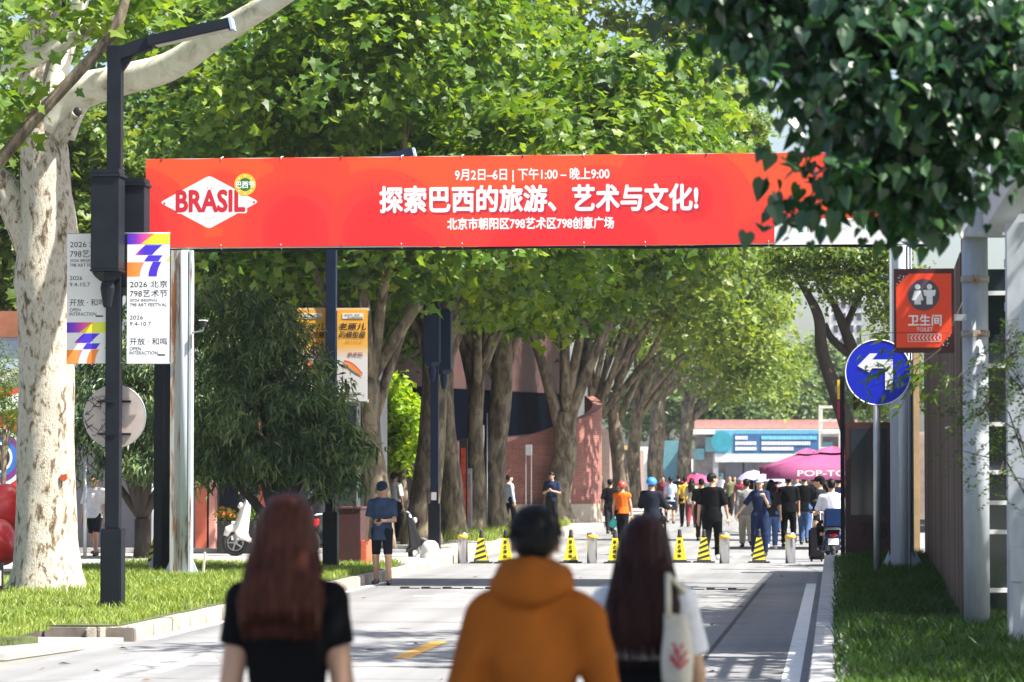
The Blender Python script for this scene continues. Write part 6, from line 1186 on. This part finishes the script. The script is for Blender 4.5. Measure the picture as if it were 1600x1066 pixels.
c = Vector((at(1277, 800, 64.5).x-.02, 64.8, 0)); t = thing('suitcase', 'dark upright suitcase beside the navy scooter', 'suitcase', c); MB().bb(c.x-.16, c.x+.16, c.y, c.y+.22, .06, .68).build('shell', dgrey, t, bevel=.04); mb = MB()
for s in (-1, 1): mb.cyl((c.x+s*.1-.02, c.y+.11, .035), (c.x+s*.1+.02, c.y+.11, .035), .034, n=12)
mb.build('wheels', M['rubber'], t); MB().tube([(c.x-.08, c.y+.18, .68), (c.x-.08, c.y+.18, .98), (c.x+.08, c.y+.18, .98), (c.x+.08, c.y+.18, .68)], .01, 6).build('pull_handle', M['galv'], t)
far = [(1048, 112, 'woman in a white tee and dark skirt far beyond the blue helmet', dict(fem=True, h=1.66, top=sky_, bottom=navy, leg=.45, hair='tail'), 0),
       (1070, 106, 'person with a mustard backpack jacket in the far crowd', dict(h=1.68, top=yellowc, bottom=black), 10),
       (1081, 104, 'person in a beige top and brown trousers in the far crowd', dict(fem=True, h=1.64, top=beige, bottom=maroon, hair='long'), -8),
       (1096, 84, 'person in black half hidden behind the tall man', dict(h=1.66, top=black, bottom=dgrey), 4), (1148, 150, 'tiny person in dark dress under the white umbrella', dict(fem=True, h=1.64, top=dgrey, bottom=black, hair='long'), 170),
       (1140, 132, 'tiny person in olive walking in the far crowd', dict(h=1.7, top=olive, bottom=dgrey), 175), (1158, 118, 'person in maroon in the far crowd left of the lilac umbrellas', dict(h=1.68, top=maroon, bottom=black), 185),
       (1176, 98, 'dark haired woman in grey under the first lilac umbrella', dict(fem=True, h=1.66, top=grey, bottom=dgrey, hair='long'), 0), (1213, 96, 'woman in a plum top under the second lilac umbrella', dict(fem=True, h=1.64, top=maroon, bottom=denim, hair='bun'), 5),
       (1222, 110, 'person in white in the crowd behind the pair in black', dict(h=1.7, top=whitec, bottom=denim), 180), (1245, 104, 'person in sky blue between the pair in black', dict(h=1.7, top=sky_, bottom=black), 178),
       (1270, 92, 'person in dark clothes under the edge of the purple umbrella', dict(h=1.74, top=dgrey, bottom=black), 20), (1293, 88, 'person in black under the middle of the purple umbrella', dict(h=1.76, top=black, bottom=black), -15), (1310, 82, 'person in dark clothes just left of the kiosk', dict(h=1.72, top=navy, bottom=black), 0),
       (1060, 140, 'tiny person in black far down the left side', dict(h=1.7, top=black, bottom=dgrey), 0), (1125, 170, 'tiny person in white far down the street', dict(h=1.7, top=whitec, bottom=dgrey), 180), (1036, 125, 'tiny person in maroon by the far trunks', dict(h=1.68, top=maroon, bottom=black), 170)]
for i, (x, Y, lab, kw, hd) in enumerate(far):
    kw = dict(kw); crowd(x, Y, lab, R(hd), 0, res=.018, shoe=shoeb, seed=80+i, group='far crowd', faces=Y < 100, **(walkA if i % 2 else walkB), **kw)
lil = mat('lilac umbrella cloth', (.42, .38, .7), .5); hand_umbrella('lilac umbrella above the dark haired woman', at(1178, 748, 97.5), .52, lil); hand_umbrella('lilac umbrella above the woman in plum', at(1206, 751, 95.5), .5, lil); hand_umbrella('white umbrella far down the street', at(1149, 766, 150), .6, M['white']); hand_umbrella('bright pink umbrella in the far crowd', at(1089, 753, 120), .62, mat('pink umbrella cloth', (.7, .04, .13), .6))
purp = mat('plum parasol cloth', (.26, .055, .15), .7, var=.1)
parasol('large plum market umbrella with white lettering beyond the kiosk', (at(1302, 800, 76).x, 76, 0), 1.55, at(800, 742, 77.5).z*.985+.2, purp, .27, .42, 4, 'POP-TOY')
parasol('second plum market umbrella behind the lettered one', (at(1262, 800, 92).x, 92, 0), 1.35, 1.95, purp, .2, .45, 4)
scooter('motorcycle', 'white and red scooter parked by the shop window behind the woman in black', (at(424, 800, 62.5).x, 62.5, GZ), R(108), mat('scooter white', (.7, .68, .66), .3, coat=.5), mat('scooter red', (.55, .02, .03), .3, coat=.5), M['black'], 'parked scooters', 1.15, cat='scooter')
# planters and a sign by the shops
for pxx, lab, fc in ((352, 'black planter of orange flowers by the coral column', True), (384, 'black planter of green plants beside the orange flowers', False)):
    Y = 64; x = at(pxx, 800, Y).x; t = thing('planter', lab, 'planter', (x, Y, GZ)); MB().bb(x-.17, x+.17, Y, Y+.34, GZ, at(800, 815, Y).z).build('box', M['black'], t, bevel=.012); z = at(800, 807, Y).z
    g = np.random.default_rng(pxx); P = np.array([x, Y+.17, z])+g.normal(size=(260, 3))*np.array([.12, .1, .07 if fc else .14]); leaves('foliage', P, g.normal(size=P.shape)+[0, 0, .6], .07*g.uniform(.6, 1.2, len(P)), OVAL, g.normal(.5, .2, len(P)), LF['plane'], t)
    if fc: P = np.array([x, Y+.15, z+.05])+g.normal(size=(70, 3))*np.array([.13, .1, .05]); leaves('flowers', P, g.normal(size=P.shape)+[0, -.5, .6], np.full(len(P), .05), HEART, g.normal(.5, .2, len(P)), leafmat('flower petal', (.6, .08, .02), (.75, .16, .03), (.8, .3, .05), .2), t)['kind'] = 'stuff'
x = at(371, 800, 63).x; t = thing('menu_board', 'small white board with blue diagonal stripes leaning by the planters', 'sign', (x, 63, GZ)); z0, z1 = at(800, 845, 63).z, at(800, 815, 63).z; MB().bb(x-.12, x+.1, 63, 63.03, z0, z1).build('board', M['white'], t); mb = MB()
for k in range(3): mb.prism([(x-.01, z0+.1+.1*k), (x+.09, z0+.15+.1*k), (x+.09, z0+.2+.1*k), (x-.01, z0+.15+.1*k)], 62.99, 62.998)
mb.build('stripes', mat('board blue', (.03, .1, .5)), t); MB().bb(x-.1, x+.08, 63.04, 63.08, GZ, z1-.05).build('stand', M['black'], t)
x = at(133, 800, 60).x; t = thing('pipe_post', 'slim pale grey post beside the man in the white tee', 'post', (x, 60, GZ)); MB().cyl((x, 60, GZ), (x, 60, at(800, 720, 60).z), .035, n=12).build('post', M['galv'], t)
x = at(240, 800, 64).x; t = thing('pipe_post', 'slim white post left of the dark gantry leg', 'post', (x, 64, GZ)); MB().cyl((x, 64, GZ), (x, 64, at(800, 740, 64).z), .045, n=12).build('post', M['white'], t)
# dry leaves on the road
mb = MB(); g = random.Random(9)
for k in range(60):
    x, y = g.uniform(-7.3, -.5), g.uniform(27, 56); a = g.random()*6.28; s = g.uniform(.03, .07); mb.add([(x+s*math.cos(a), y+s*math.sin(a), .012), (x-.4*s*math.sin(a), y+.4*s*math.cos(a), .028), (x-s*math.cos(a), y-s*math.sin(a), .01), (x+.4*s*math.sin(a), y-.4*s*math.cos(a), .02)], [(0, 1, 2, 3)])
o = mb.build('fallen_leaves', mat('dry leaf', (.25, .12, .05), .8, var=.4)); o['kind'] = 'stuff'

# ------------------------------------------------------------------ the summer haze of the street
hz = MB().bb(-160, 160, -6, 620, -1.0, 45).build('haze', bpy.data.materials.new('haze air')); hz['kind'] = 'stuff'
m = hz.data.materials[0]; m.use_nodes = True; nt = m.node_tree; nt.nodes.remove(nt.nodes['Principled BSDF'])
pv = nt.nodes.new('ShaderNodeVolumePrincipled'); pv.inputs['Color'].default_value = (.86, .92, 1, 1); pv.inputs['Density'].default_value = .0002; pv.inputs['Anisotropy'].default_value = .3
nt.links.new(pv.outputs[0], nt.nodes['Material Output'].inputs['Volume'])
